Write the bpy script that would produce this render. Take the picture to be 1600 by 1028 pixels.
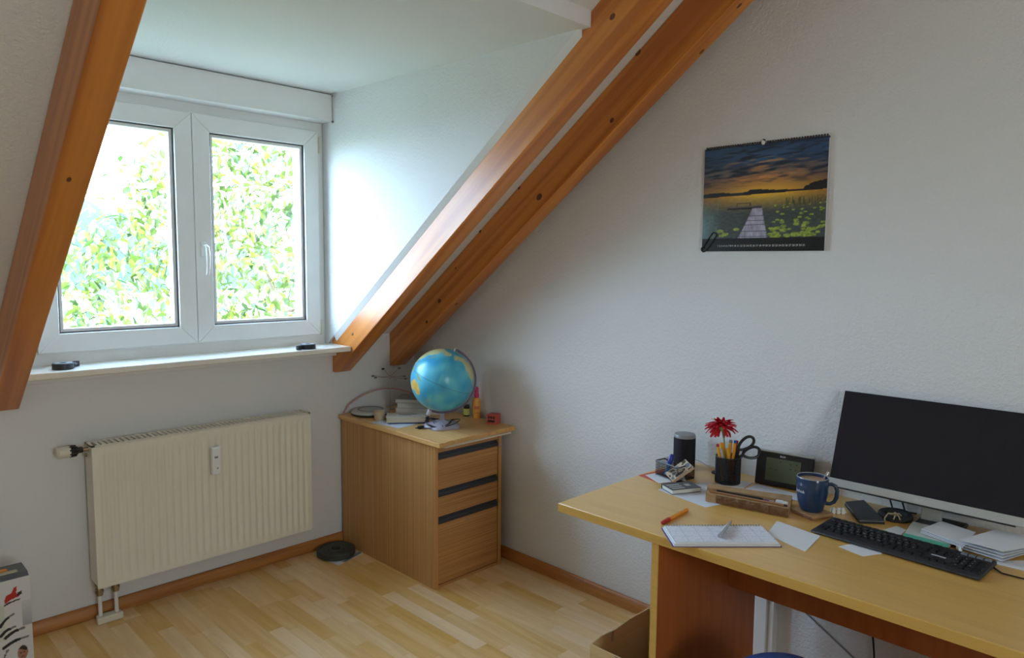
import bpy, bmesh, math, random
from mathutils import Vector, Matrix, noise as mnoise

for o in list(bpy.data.objects):
    bpy.data.objects.remove(o)
scene = bpy.context.scene
COL = scene.collection
R = math.radians
random.seed(7)

# ---------------------------------------------------------------- camera
cam_d = bpy.data.cameras.new('camera')
cam_d.sensor_width = 36.0
cam_d.lens = 1117.18 / 1600 * 36.0
cam_d.clip_start = 0.02
cam_d.clip_end = 2000
cam = bpy.data.objects.new('camera', cam_d)
COL.objects.link(cam)
scene.camera = cam
_yaw, _pitch, _roll = R(45.0), R(5.2905), R(0.49514)
_r0 = Vector((math.cos(_yaw), -math.sin(_yaw), 0))
_f0 = Vector((math.sin(_yaw), math.cos(_yaw), 0))
_u0 = Vector((0, 0, 1))
_f = _f0 * math.cos(_pitch) - _u0 * math.sin(_pitch)
_up = _u0 * math.cos(_pitch) + _f0 * math.sin(_pitch)
_r = _r0 * math.cos(_roll) + _up * math.sin(_roll)
_up2 = _up * math.cos(_roll) - _r0 * math.sin(_roll)
_m = Matrix((( _r.x, _up2.x, -_f.x, 0), (_r.y, _up2.y, -_f.y, 0), (_r.z, _up2.z, -_f.z, 1.53), (0, 0, 0, 1)))
cam.matrix_world = _m

# ---------------------------------------------------------------- world, sun, exposure
SKY = 32.0
world = bpy.data.worlds.new('overcast_sky')
scene.world = world
world.use_nodes = True
wn = world.node_tree
_tc = wn.nodes.new('ShaderNodeTexCoord'); _sp = wn.nodes.new('ShaderNodeSeparateXYZ'); _mr = wn.nodes.new('ShaderNodeMapRange'); _mx = wn.nodes.new('ShaderNodeMix')
_mx.data_type = 'RGBA'
_mr.inputs['From Min'].default_value = 0.25; _mr.inputs['From Max'].default_value = 0.95; _mr.interpolation_type = 'SMOOTHSTEP'
_mx.inputs['A'].default_value = (0.55, 0.75, 1.0, 1)        # hazy bright horizon
_mx.inputs['B'].default_value = (0.25, 0.38, 0.58, 1)       # deeper sky overhead
wn.links.new(_tc.outputs['Generated'], _sp.inputs[0]); wn.links.new(_sp.outputs['Z'], _mr.inputs['Value'])
wn.links.new(_mr.outputs[0], _mx.inputs['Factor']); wn.links.new(_mx.outputs['Result'], wn.nodes['Background'].inputs[0])
wn.nodes['Background'].inputs[1].default_value = SKY
sun_d = bpy.data.lights.new('sun', 'SUN')
sun_d.energy = 6.0
sun_d.angle = R(3)
sun_d.color = (1.0, 0.95, 0.86)
sun = bpy.data.objects.new('sun', sun_d)
COL.objects.link(sun)
sun.rotation_euler = Vector((-0.60, 0.12, -0.80)).to_track_quat('-Z', 'Y').to_euler()

def portal(name, loc, direction, sx, sy):
    d = bpy.data.lights.new(name, 'AREA')
    d.shape = 'RECTANGLE'; d.size = sx; d.size_y = sy
    d.cycles.is_portal = True
    o = bpy.data.objects.new(name, d)
    COL.objects.link(o)
    o.location = loc
    o.rotation_euler = Vector(direction).to_track_quat('-Z', 'Y').to_euler()
portal('window_portal', (1.305, 3.47, 1.66), (0, -1, 0), 1.40, 1.16)
portal('fill_window_portal', (0.30, -2.1, 1.6), (0, 1, 0), 0.94, 0.86)  # guides sampling through the added fill window

scene.view_settings.view_transform = 'Standard'
scene.view_settings.look = 'None'
scene.view_settings.gamma = 1.0
scene.view_settings.exposure = -0.04
scene.view_settings.use_curve_mapping = False
scene.cycles.max_bounces = 9
scene.cycles.diffuse_bounces = 5
scene.cycles.transparent_max_bounces = 12
scene.cycles.sample_clamp_indirect = 6.0

# ---------------------------------------------------------------- materials
MATS = {}
def new_mat(name):
    m = bpy.data.materials.new(name)
    m.use_nodes = True
    MATS[name] = m
    nt = m.node_tree
    return m, nt, nt.nodes['Principled BSDF']

def rgb(r, g, b):            # sRGB 0-255 -> linear
    return tuple(((c / 255.0) / 12.92 if c / 255.0 <= 0.04045 else ((c / 255.0 + 0.055) / 1.055) ** 2.4) for c in (r, g, b)) + (1.0,)

def plain(name, col, rough=0.5, metal=0.0, spec=0.5, bump=0.0, bscale=200.0, var=0.0, vscale=12.0):
    m, nt, b = new_mat(name)
    b.inputs['Base Color'].default_value = col
    b.inputs['Roughness'].default_value = rough
    b.inputs['Metallic'].default_value = metal
    b.inputs['Specular IOR Level'].default_value = spec
    N, L = nt.nodes, nt.links
    tc = N.new('ShaderNodeTexCoord')
    nz = N.new('ShaderNodeTexNoise'); nz.inputs['Scale'].default_value = vscale; nz.inputs['Detail'].default_value = 4
    L.new(tc.outputs['Object'], nz.inputs['Vector'])
    mx = N.new('ShaderNodeMix'); mx.data_type = 'RGBA'
    v = max(var, 0.04)
    mx.inputs['A'].default_value = tuple(c * (1 - v) for c in col[:3]) + (1,)
    mx.inputs['B'].default_value = tuple(min(1, c * (1 + v)) for c in col[:3]) + (1,)
    L.new(nz.outputs['Fac'], mx.inputs['Factor']); L.new(mx.outputs['Result'], b.inputs['Base Color'])
    if bump > 0:
        n2 = N.new('ShaderNodeTexNoise'); n2.inputs['Scale'].default_value = bscale; n2.inputs['Detail'].default_value = 3
        L.new(tc.outputs['Object'], n2.inputs['Vector'])
        bp = N.new('ShaderNodeBump'); bp.inputs['Strength'].default_value = bump; bp.inputs['Distance'].default_value = 0.002
        L.new(n2.outputs['Fac'], bp.inputs['Height']); L.new(bp.outputs['Normal'], b.inputs['Normal'])
    return m

def wood(name, c_dark, c_light, scale=(40, 1.5, 40), rough=0.45, coat=0.0, rings=0.0, rand=0.0, bump=0.05, spec=0.5, knots=0.0, rot=(0, 0, 0), detail=5):
    m, nt, b = new_mat(name)
    N, L = nt.nodes, nt.links
    b.inputs['Roughness'].default_value = rough
    b.inputs['Specular IOR Level'].default_value = spec
    b.inputs['Coat Weight'].default_value = coat; b.inputs['Coat Roughness'].default_value = 0.28
    tc = N.new('ShaderNodeTexCoord')
    mp = N.new('ShaderNodeMapping'); mp.vector_type = 'TEXTURE'; mp.inputs['Scale'].default_value = tuple(1 / q for q in scale); mp.inputs['Rotation'].default_value = rot
    L.new(tc.outputs['Object'], mp.inputs['Vector'])
    src = mp.outputs['Vector']
    oi = N.new('ShaderNodeObjectInfo'); geo = N.new('ShaderNodeNewGeometry')
    sm = N.new('ShaderNodeMath'); sm.operation = 'ADD'
    L.new(oi.outputs['Random'], sm.inputs[0]); L.new(geo.outputs['Random Per Island'], sm.inputs[1])
    fr = N.new('ShaderNodeMath'); fr.operation = 'FRACT'; L.new(sm.outputs[0], fr.inputs[0])
    if rand > 0:
        off = N.new('ShaderNodeVectorMath'); off.operation = 'ADD'
        sc = N.new('ShaderNodeMath'); sc.operation = 'MULTIPLY'; sc.inputs[1].default_value = 37.0
        L.new(fr.outputs[0], sc.inputs[0]); L.new(src, off.inputs[0]); L.new(sc.outputs[0], off.inputs[1])
        src = off.outputs[0]
    nz = N.new('ShaderNodeTexNoise'); nz.inputs['Scale'].default_value = 1.0; nz.inputs['Detail'].default_value = detail
    nz.inputs['Distortion'].default_value = 0.4
    L.new(src, nz.inputs['Vector'])
    fac = nz.outputs['Fac']
    if rings > 0:
        mp2 = N.new('ShaderNodeMapping'); mp2.vector_type = 'TEXTURE'; mp2.inputs['Rotation'].default_value = rot
        mp2.inputs['Scale'].default_value = tuple(1 / (q * 0.16) for q in scale)
        L.new(tc.outputs['Object'], mp2.inputs['Vector'])
        n0 = N.new('ShaderNodeTexNoise'); n0.inputs['Scale'].default_value = 1.0; n0.inputs['Detail'].default_value = 1.5
        L.new(mp2.outputs['Vector'], n0.inputs['Vector'])
        ml = N.new('ShaderNodeMath'); ml.operation = 'MULTIPLY'; ml.inputs[1].default_value = 55.0
        L.new(n0.outputs['Fac'], ml.inputs[0])
        sn = N.new('ShaderNodeMath'); sn.operation = 'SINE'; L.new(ml.outputs[0], sn.inputs[0])
        s2 = N.new('ShaderNodeMath'); s2.operation = 'MULTIPLY_ADD'; s2.inputs[1].default_value = 0.5 * rings; s2.inputs[2].default_value = 0.0
        L.new(sn.outputs[0], s2.inputs[0])
        ad = N.new('ShaderNodeMath'); ad.operation = 'ADD'; L.new(fac, ad.inputs[0]); L.new(s2.outputs[0], ad.inputs[1])
        fac = ad.outputs[0]
    cr = N.new('ShaderNodeValToRGB')
    cr.color_ramp.elements[0].position = 0.28; cr.color_ramp.elements[0].color = c_dark
    cr.color_ramp.elements[1].position = 0.72; cr.color_ramp.elements[1].color = c_light
    L.new(fac, cr.inputs['Fac'])
    out = cr.outputs['Color']
    if rand > 0:
        hv = N.new('ShaderNodeHueSaturation')
        mr = N.new('ShaderNodeMapRange'); mr.inputs['To Min'].default_value = 1 - rand; mr.inputs['To Max'].default_value = 1 + rand
        L.new(fr.outputs[0], mr.inputs['Value']); L.new(mr.outputs[0], hv.inputs['Value'])
        mr2 = N.new('ShaderNodeMapRange'); mr2.inputs['To Min'].default_value = 1.18; mr2.inputs['To Max'].default_value = 0.84
        L.new(fr.outputs[0], mr2.inputs['Value']); L.new(mr2.outputs[0], hv.inputs['Saturation'])
        L.new(out, hv.inputs['Color']); out = hv.outputs['Color']
    if knots > 0:
        mp3 = N.new('ShaderNodeMapping'); mp3.inputs['Scale'].default_value = (6.0, 3.6, 4.6)
        L.new(tc.outputs['Object'], mp3.inputs['Vector'])
        vo = N.new('ShaderNodeTexVoronoi'); vo.inputs['Scale'].default_value = 1.0
        L.new(mp3.outputs['Vector'], vo.inputs['Vector'])
        kr = N.new('ShaderNodeMapRange'); kr.inputs['From Min'].default_value = 0.055; kr.inputs['From Max'].default_value = 0.095
        kr.inputs['To Min'].default_value = knots; kr.inputs['To Max'].default_value = 0.0
        L.new(vo.outputs['Distance'], kr.inputs['Value'])
        mx = N.new('ShaderNodeMix'); mx.data_type = 'RGBA'; mx.inputs['B'].default_value = (0.10, 0.032, 0.010, 1)
        L.new(kr.outputs[0], mx.inputs['Factor']); L.new(out, mx.inputs['A']); out = mx.outputs['Result']
    L.new(out, b.inputs['Base Color'])
    if bump > 0:
        bp = N.new('ShaderNodeBump'); bp.inputs['Strength'].default_value = bump; bp.inputs['Distance'].default_value = 0.002
        L.new(fac, bp.inputs['Height']); L.new(bp.outputs['Normal'], b.inputs['Normal'])
    return m

def printed(name, rough=0.5, spec=0.4):
    m, nt, b = new_mat(name)
    at = nt.nodes.new('ShaderNodeVertexColor'); at.layer_name = 'print'
    nt.links.new(at.outputs['Color'], b.inputs['Base Color'])
    b.inputs['Roughness'].default_value = rough
    b.inputs['Specular IOR Level'].default_value = spec
    return m

def glass(name, gloss=0.06):
    m = bpy.data.materials.new(name); m.use_nodes = True; MATS[name] = m
    nt = m.node_tree; nt.nodes.clear()
    o = nt.nodes.new('ShaderNodeOutputMaterial'); t = nt.nodes.new('ShaderNodeBsdfTransparent'); g = nt.nodes.new('ShaderNodeBsdfGlossy')
    t.inputs[0].default_value = (0.97, 0.985, 0.98, 1); g.inputs['Roughness'].default_value = 0.01
    mx = nt.nodes.new('ShaderNodeMixShader'); mx.inputs[0].default_value = gloss
    nt.links.new(t.outputs[0], mx.inputs[1]); nt.links.new(g.outputs[0], mx.inputs[2]); nt.links.new(mx.outputs[0], o.inputs[0])
    return m

def plaster(name, col, strength=0.5, scale=260.0):
    m, nt, b = new_mat(name)
    N, L = nt.nodes, nt.links
    b.inputs['Base Color'].default_value = col
    b.inputs['Roughness'].default_value = 0.62
    b.inputs['Specular IOR Level'].default_value = 0.35
    tc = N.new('ShaderNodeTexCoord')
    n1 = N.new('ShaderNodeTexNoise'); n1.inputs['Scale'].default_value = scale; n1.inputs['Detail'].default_value = 2
    n1.inputs['Distortion'].default_value = 0.6
    vo = N.new('ShaderNodeTexVoronoi'); vo.inputs['Scale'].default_value = scale * 0.42; vo.feature = 'SMOOTH_F1'
    L.new(tc.outputs['Object'], n1.inputs['Vector']); L.new(tc.outputs['Object'], vo.inputs['Vector'])
    ad = N.new('ShaderNodeMath'); ad.operation = 'ADD'
    L.new(n1.outputs['Fac'], ad.inputs[0]); L.new(vo.outputs['Distance'], ad.inputs[1])
    bp = N.new('ShaderNodeBump'); bp.inputs['Strength'].default_value = strength; bp.inputs['Distance'].default_value = 0.003
    L.new(ad.outputs[0], bp.inputs['Height']); L.new(bp.outputs['Normal'], b.inputs['Normal'])
    n2 = N.new('ShaderNodeTexNoise'); n2.inputs['Scale'].default_value = 1.3; n2.inputs['Detail'].default_value = 3
    L.new(tc.outputs['Object'], n2.inputs['Vector'])
    mx = N.new('ShaderNodeMix'); mx.data_type = 'RGBA'
    mx.inputs['A'].default_value = tuple(c * 0.97 for c in col[:3]) + (1,); mx.inputs['B'].default_value = col
    L.new(n2.outputs['Fac'], mx.inputs['Factor']); L.new(mx.outputs['Result'], b.inputs['Base Color'])
    return m

M_wall = plaster('woodchip_wall', (0.76, 0.755, 0.75, 1), 0.65, 215)
M_smooth = plaster('smooth_plaster', (0.77, 0.77, 0.765, 1), 0.15, 260)
_ang = math.atan(0.737)
M_beam = wood('pine_beam', (0.46, 0.135, 0.018, 1), (0.66, 0.245, 0.042, 1), (34, 1.1, 34), 0.36, rings=0.34, rot=(-_ang, 0, 0), spec=0.5, coat=0.2)
M_floor = wood('laminate_strip', (0.72, 0.43, 0.17, 1), (0.84, 0.57, 0.28, 1), (38, 3.0, 38), 0.33, coat=0.35, rand=0.10, bump=0.0, spec=0.5)
M_base = wood('skirting_oak', (0.27, 0.11, 0.03, 1), (0.43, 0.20, 0.065, 1), (5, 5, 60), 0.4)
M_basex = wood('skirting_oak_x', (0.34, 0.12, 0.022, 1), (0.52, 0.21, 0.05, 1), (3, 60, 60), 0.4)
M_basey = wood('skirting_oak_y', (0.34, 0.12, 0.022, 1), (0.52, 0.21, 0.05, 1), (60, 3, 60), 0.35)
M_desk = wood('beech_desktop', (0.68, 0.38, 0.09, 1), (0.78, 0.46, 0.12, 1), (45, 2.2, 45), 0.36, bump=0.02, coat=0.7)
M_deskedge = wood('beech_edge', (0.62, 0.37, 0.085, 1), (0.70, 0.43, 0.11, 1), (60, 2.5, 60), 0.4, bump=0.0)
M_deskpanel = wood('beech_shaded', (0.34, 0.085, 0.015, 1), (0.44, 0.125, 0.024, 1), (25, 25, 1.6), 0.45, bump=0.02)  # darker, redder copy of the beech, with its shade put into the colour
M_cabside = wood('zebrano_side', (0.30, 0.125, 0.036, 1), (0.60, 0.33, 0.12, 1), (20, 210, 0.7), 0.42, bump=0.02, detail=3)
M_cabfront = wood('zebrano_front', (0.30, 0.125, 0.034, 1), (0.58, 0.29, 0.10, 1), (1.2, 20, 190), 0.42, bump=0.02, detail=3)
M_cabedge = wood('cabinet_edge', (0.46, 0.21, 0.06, 1), (0.60, 0.31, 0.10, 1), (60, 60, 2), 0.45, bump=0.0)
M_cabtop = wood('cabinet_top', (0.60, 0.31, 0.10, 1), (0.74, 0.44, 0.17, 1), (40, 2, 40), 0.38, bump=0.02)
M_upvc = plain('white_upvc', (0.80, 0.80, 0.785, 1), 0.28, spec=0.5)
M_rad = plain('cream_enamel', (0.78, 0.74, 0.63, 1), 0.38)
M_white = plain('white_plastic', (0.80, 0.80, 0.78, 1), 0.35)
M_cream = plain('cream_plastic', (0.72, 0.68, 0.56, 1), 0.4)
M_black = plain('black_plastic', (0.012, 0.012, 0.013, 1), 0.4)
M_blackmatte = plain('black_matte', (0.018, 0.018, 0.02, 1), 0.75)
M_screen = plain('black_screen', (0.010, 0.009, 0.014, 1), 0.32, spec=0.4)
M_rubber = plain('black_iron', (0.034, 0.040, 0.035, 1), 0.5, bump=0.2, bscale=300)
M_silver = plain('silver_plastic', (0.50, 0.49, 0.46, 1), 0.35, metal=0.3)
M_chrome = plain('chrome', (0.65, 0.65, 0.66, 1), 0.2, metal=1.0)
M_brass = plain('brass_nut', (0.38, 0.30, 0.18, 1), 0.35, metal=1.0)
M_grey = plain('grey_plastic', (0.23, 0.23, 0.24, 1), 0.45)
M_paper = plain('white_paper', (0.76, 0.76, 0.78, 1), 0.7, var=0.03, vscale=30)
M_paperblue = plain('bluish_paper', (0.66, 0.69, 0.76, 1), 0.7)
M_stone = plain('sill_stone', (0.74, 0.71, 0.63, 1), 0.25, var=0.06, vscale=60)
M_red = plain('red_plastic', (0.50, 0.025, 0.02, 1), 0.45)
M_redcard = plain('red_card', (0.62, 0.10, 0.06, 1), 0.6)
M_orange = plain('orange_plastic', (0.85, 0.30, 0.02, 1), 0.4)
M_yellow = plain('yellow_pencil', (0.80, 0.40, 0.03, 1), 0.4)
M_mug = plain('blue_glaze', (0.020, 0.045, 0.105, 1), 0.18)
M_blue = plain('blue_plastic', (0.02, 0.10, 0.50, 1), 0.3)
M_ball = plain('blue_rubber', (0.05, 0.11, 0.36, 1), 0.5, bump=0.1, bscale=90)
M_cardb = wood('cardboard', (0.58, 0.41, 0.19, 1), (0.66, 0.48, 0.25, 1), (3, 3, 40), 0.8, bump=0.02)
M_glass = glass('window_glass', 0.05)
M_glasswarm = glass('warm_fill_glass', 0.05)
M_glasswarm.node_tree.nodes['Transparent BSDF'].inputs[0].default_value = (1.0, 0.90, 0.78, 1)  # pane of the added rear window, tinted to warm its fill light

# ---------------------------------------------------------------- mesh builder
class MB:
    def __init__(s):
        s.v = []; s.f = []; s.col = None
    def add(s, v, f, M=None):
        k = len(s.v)
        s.v += [tuple(M @ Vector(p)) if M else tuple(p) for p in v]
        s.f += [tuple(i + k for i in q) for q in f]
        return s
    def box(s, x0, x1, y0, y1, z0, z1, M=None):
        v = [(x0, y0, z0), (x1, y0, z0), (x1, y1, z0), (x0, y1, z0), (x0, y0, z1), (x1, y0, z1), (x1, y1, z1), (x0, y1, z1)]
        return s.add(v, [(3, 2, 1, 0), (4, 5, 6, 7), (0, 1, 5, 4), (1, 2, 6, 5), (2, 3, 7, 6), (3, 0, 4, 7)], M)
    def prism(s, pts, a, b, axis='z', M=None):
        n = len(pts)
        mk = {'z': lambda p, t: (p[0], p[1], t), 'x': lambda p, t: (t, p[0], p[1]), 'y': lambda p, t: (p[0], t, p[1])}[axis]
        v = [mk(p, a) for p in pts] + [mk(p, b) for p in pts]
        f = [tuple(range(n - 1, -1, -1)), tuple(range(n, 2 * n))] + [(i, (i + 1) % n, n + (i + 1) % n, n + i) for i in range(n)]
        return s.add(v, f, M)
    def cyl(s, p0, p1, r0, r1=None, n=16, M=None):
        r1 = r0 if r1 is None else r1
        p0, p1 = Vector(p0), Vector(p1)
        q = (p1 - p0).to_track_quat('Z', 'Y')
        v = []
        for p, r in ((p0, r0), (p1, r1)):
            v += [tuple(p + q @ Vector((r * math.cos(2 * math.pi * i / n), r * math.sin(2 * math.pi * i / n), 0))) for i in range(n)]
        f = [tuple(range(n - 1, -1, -1)), tuple(range(n, 2 * n))] + [(i, (i + 1) % n, n + (i + 1) % n, n + i) for i in range(n)]
        return s.add(v, f, M)
    def tube(s, pts, r, n=8, closed=False, M=None, cap=True):
        pts = [Vector(p) for p in pts]; m = len(pts)
        rr = r if isinstance(r, (list, tuple)) else [r] * m
        v = []; up = Vector((0.13, 0.27, 0.95)).normalized(); prev = None
        for i, p in enumerate(pts):
            a = pts[(i - 1) % m] if (closed or i > 0) else p
            b = pts[(i + 1) % m] if (closed or i < m - 1) else p
            t = (b - a).normalized()
            if prev is None:
                x = t.cross(up)
                if x.length < 1e-3: x = t.cross(Vector((1, 0, 0)))
                x.normalize()
            else:
                x = (prev - t * prev.dot(t)).normalized()
            prev = x; y = t.cross(x)
            v += [tuple(p + (x * math.cos(2 * math.pi * k / n) + y * math.sin(2 * math.pi * k / n)) * rr[i]) for k in range(n)]
        f = []
        for i in range(m if closed else m - 1):
            j = (i + 1) % m
            f += [(i * n + k, i * n + (k + 1) % n, j * n + (k + 1) % n, j * n + k) for k in range(n)]
        if not closed and cap:
            f += [tuple(range(n - 1, -1, -1)), tuple((m - 1) * n + k for k in range(n))]
        return s.add(v, f, M)
    def lathe(s, prof, n=32, M=None, lobes=0, amp=0.0, caps=True):
        v = []; f = []; m = len(prof)
        for r, z in prof:
            for k in range(n):
                a = 2 * math.pi * k / n
                q = r * (1 + amp * math.cos(lobes * a)) if lobes else r
                v.append((q * math.cos(a), q * math.sin(a), z))
        for i in range(m - 1):
            f += [(i * n + k, i * n + (k + 1) % n, (i + 1) * n + (k + 1) % n, (i + 1) * n + k) for k in range(n)]
        if prof[0] == prof[-1]: caps = False
        if caps and prof[0][0] > 1e-6: f.append(tuple(range(n - 1, -1, -1)))
        if caps and prof[-1][0] > 1e-6: f.append(tuple((m - 1) * n + k for k in range(n)))
        return s.add(v, f, M)
    def sphere(s, c, r, n=16, m=10, M=None, sc=(1, 1, 1)):
        prof = [(r * math.sin(math.pi * i / m), -r * math.cos(math.pi * i / m)) for i in range(m + 1)]
        T = Matrix.Translation(c) @ Matrix.Diagonal((sc[0], sc[1], sc[2], 1))
        return s.lathe([(max(a, 1e-5), b) for a, b in prof], n, (M @ T) if M else T)
    def text(s, body, size, M, depth=0.0, align='CENTER'):
        v, f = text_geo(body, size, depth, align)
        return s.add(v, f, M)
    def build(s, name, mat, parent=None, smooth=False, bevel=0.0, loc=None, seg=2, fix=True):
        me = bpy.data.meshes.new(name)
        me.from_pydata(s.v, [], s.f)
        if fix:
            bm = bmesh.new(); bm.from_mesh(me)
            bmesh.ops.recalc_face_normals(bm, faces=bm.faces)
            bm.to_mesh(me); bm.free()
        me.materials.append(mat)
        if s.col is not None:
            at = me.color_attributes.new('print', 'FLOAT_COLOR', 'POINT')
            for i, c in enumerate(s.col):
                at.data[i].color = (c[0], c[1], c[2], 1)
        o = bpy.data.objects.new(name, me)
        COL.objects.link(o)
        if parent: o.parent = parent
        if loc: o.location = loc
        if smooth:
            me.polygons.foreach_set('use_smooth', [True] * len(me.polygons))
            me.set_sharp_from_angle(angle=R(38))
        if bevel > 0:
            b = o.modifiers.new('bevel', 'BEVEL'); b.width = bevel; b.segments = seg; b.limit_method = 'ANGLE'; b.angle_limit = R(35)
            me.polygons.foreach_set('use_smooth', [True] * len(me.polygons))
            me.set_sharp_from_angle(angle=R(38))
        return o

def text_geo(body, size, depth=0.0, align='CENTER'):
    cu = bpy.data.curves.new('lettering', 'FONT')
    cu.body = body; cu.size = size; cu.align_x = align; cu.align_y = 'CENTER'; cu.extrude = depth; cu.resolution_u = 2
    ob = bpy.data.objects.new('lettering', cu)
    COL.objects.link(ob)
    dg = bpy.context.evaluated_depsgraph_get()
    me = bpy.data.meshes.new_from_object(ob.evaluated_get(dg))
    v = [tuple(p.co) for p in me.vertices]; f = [tuple(p.vertices) for p in me.polygons]
    bpy.data.objects.remove(ob); bpy.data.curves.remove(cu); bpy.data.meshes.remove(me)
    return v, f

def thing(name, label, cat, loc=(0, 0, 0), rz=0.0, group=None):
    o = bpy.data.objects.new(name, None)
    COL.objects.link(o)
    o.location = loc; o.rotation_euler = (0, 0, rz); o.empty_display_size = 0.05
    o['label'] = label; o['category'] = cat
    if group: o['group'] = group
    return o
def tag(o, label, cat, group=None):
    o['label'] = label; o['category'] = cat
    if group: o['group'] = group
    return o
def struct(o, label=None):
    o['kind'] = 'structure'
    if label: o['label'] = label
    return o
def frame_M(origin, xd, yd):
    xd = Vector(xd).normalized(); yd = Vector(yd).normalized(); zd = xd.cross(yd)
    return Matrix(((xd.x, yd.x, zd.x, origin[0]), (xd.y, yd.y, zd.y, origin[1]), (xd.z, yd.z, zd.z, origin[2]), (0, 0, 0, 1)))

def print_grid(nx, ny, w, h, fn, M):
    """flat printed sheet; fn(u, v) gives its colour (sRGB 0-255)"""
    mb = MB(); mb.col = []
    for j in range(ny + 1):
        for i in range(nx + 1):
            u, v = i / nx, j / ny
            mb.v.append(tuple(M @ Vector((u * w, v * h, 0)))); mb.col.append(rgb(*fn(u, v)))
    mb.f = [(j * (nx + 1) + i, j * (nx + 1) + i + 1, (j + 1) * (nx + 1) + i + 1, (j + 1) * (nx + 1) + i) for j in range(ny) for i in range(nx)]
    return mb

def lerp(a, b, t):
    t = max(0, min(1, t)); return tuple(x + (y - x) * t for x, y in zip(a, b))
def nz(x, y, z=0.0):
    return mnoise.noise(Vector((x, y, z)))
def inpoly(x, y, P):
    c = False; n = len(P); j = n - 1
    for i in range(n):
        xi, yi = P[i]; xj, yj = P[j]
        if (yi > y) != (yj > y) and x < (xj - xi) * (y - yi) / (yj - yi) + xi: c = not c
        j = i
    return c

# ================================================================ SETTING
XW, YW = 2.54, 3.346           # right wall face, window wall face
SL = 0.737                     # roof slope
def zc(y): return 3.592 - SL * y      # sloped ceiling underside
def zb(y): return 3.384 - SL * y      # rafter underside
ZT = 3.2
YT = (3.592 - ZT) / SL

# floor: base slab with a plank for each laminate strip
fb = MB().box(-1.9, 2.7, -2.1, 3.6, -0.12, -0.0035).build('floor', plain('floor_joint', (0.42, 0.24, 0.10, 1), 0.6))
struct(fb, 'light beech laminate strip floor')
PW = 0.0655
plank_mesh = {}
def plank_me(L):
    if L not in plank_mesh:
        o = MB().box(-PW / 2 + 0.0002, PW / 2 - 0.0002, 0.0002, L - 0.0002, -0.012, 0.0).build('plank', M_floor)
        plank_mesh[L] = o.data; bpy.data.objects.remove(o)
    return plank_mesh[L]
rest = MB()
rng = random.Random(3)
LENS = (0.28, 0.36, 0.44, 0.52)
npl = 0
x = 2.54 - PW / 2
while x > -1.85:
    y = 3.345 + rng.random() * 0.3
    while y > -2.0:
        L = rng.choice(LENS)
        y0 = y - L
        if x > 0.62 and y0 > 0.95 - 0.3 and y0 < 3.3 and npl < 298 and not (x > 2.1 and y0 > 2.55) and (x + y > 2.55):
            o = bpy.data.objects.new('plank', plank_me(L)); COL.objects.link(o)
            o.parent = fb; o.location = (x, y0, 0); npl += 1
        else:
            rest.box(x - PW / 2 + 0.0002, x + PW / 2 - 0.0002, y0, min(y, 3.6) - 0.0004, -0.012, 0.0)
        y = y0
    x -= PW
ro = rest.build('plank_field', M_floor, fb); ro['kind'] = 'stuff'

# walls
w = MB().prism([(-2.1, -0.1), (3.6, -0.1), (3.6, zc(3.6) + 0.2), (YT, ZT + 0.1), (-2.1, ZT + 0.1)], XW, XW + 0.12, 'x')
struct(w.build('wall_right', M_wall), 'white woodchip wall behind the desk')
w = MB().box(-1.9, 2.54, YW, YW + 0.24, -0.1, 1.066)
w.box(-1.9, 0.5895, YW, YW + 0.24, 1.066, 1.16).box(1.9925, 2.54, YW, YW + 0.24, 1.066, 1.16)
w.box(0.63, 1.98, YW + 0.05, YW + 0.24, 2.33, 2.5)
struct(w.build('wall_far', M_smooth), 'white knee wall under the dormer window')
struct(MB().box(-1.98, -1.86, -2.1, 3.6, -0.1, ZT + 0.1).build('wall_left', M_wall), 'white wall left of the camera')
w = MB().box(-1.98, 2.66, -2.22, -2.1, -0.1, 1.17).box(-1.98, 2.66, -2.22, -2.1, 2.03, ZT + 0.1)
w.box(-1.98, -0.17, -2.22, -2.1, 1.17, 2.03).box(0.77, 2.66, -2.22, -2.1, 1.17, 2.03)
struct(w.build('wall_near', M_wall), 'white wall behind the camera')
w = MB().box(-1.9, 2.54, -2.1, YT, ZT, ZT + 0.1)
struct(w.build('ceiling', M_smooth), 'flat white ceiling above the beams')
def slope_slab(mb, x0, x1, y0, y1, t=0.12):
    mb.prism([(y0, zc(y0)), (y1, zc(y1)), (y1, zc(y1) + t), (y0, zc(y0) + t)], x0, x1, 'x')
w = MB()
slope_slab(w, -1.9, 0.5895, YT, 3.5); slope_slab(w, 1.9925, 2.54, YT, 3.5); slope_slab(w, 0.5895, 1.9925, YT, 1.619)
struct(w.build('ceiling_slope', M_wall), 'white sloping roof ceiling between the beams')
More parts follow.
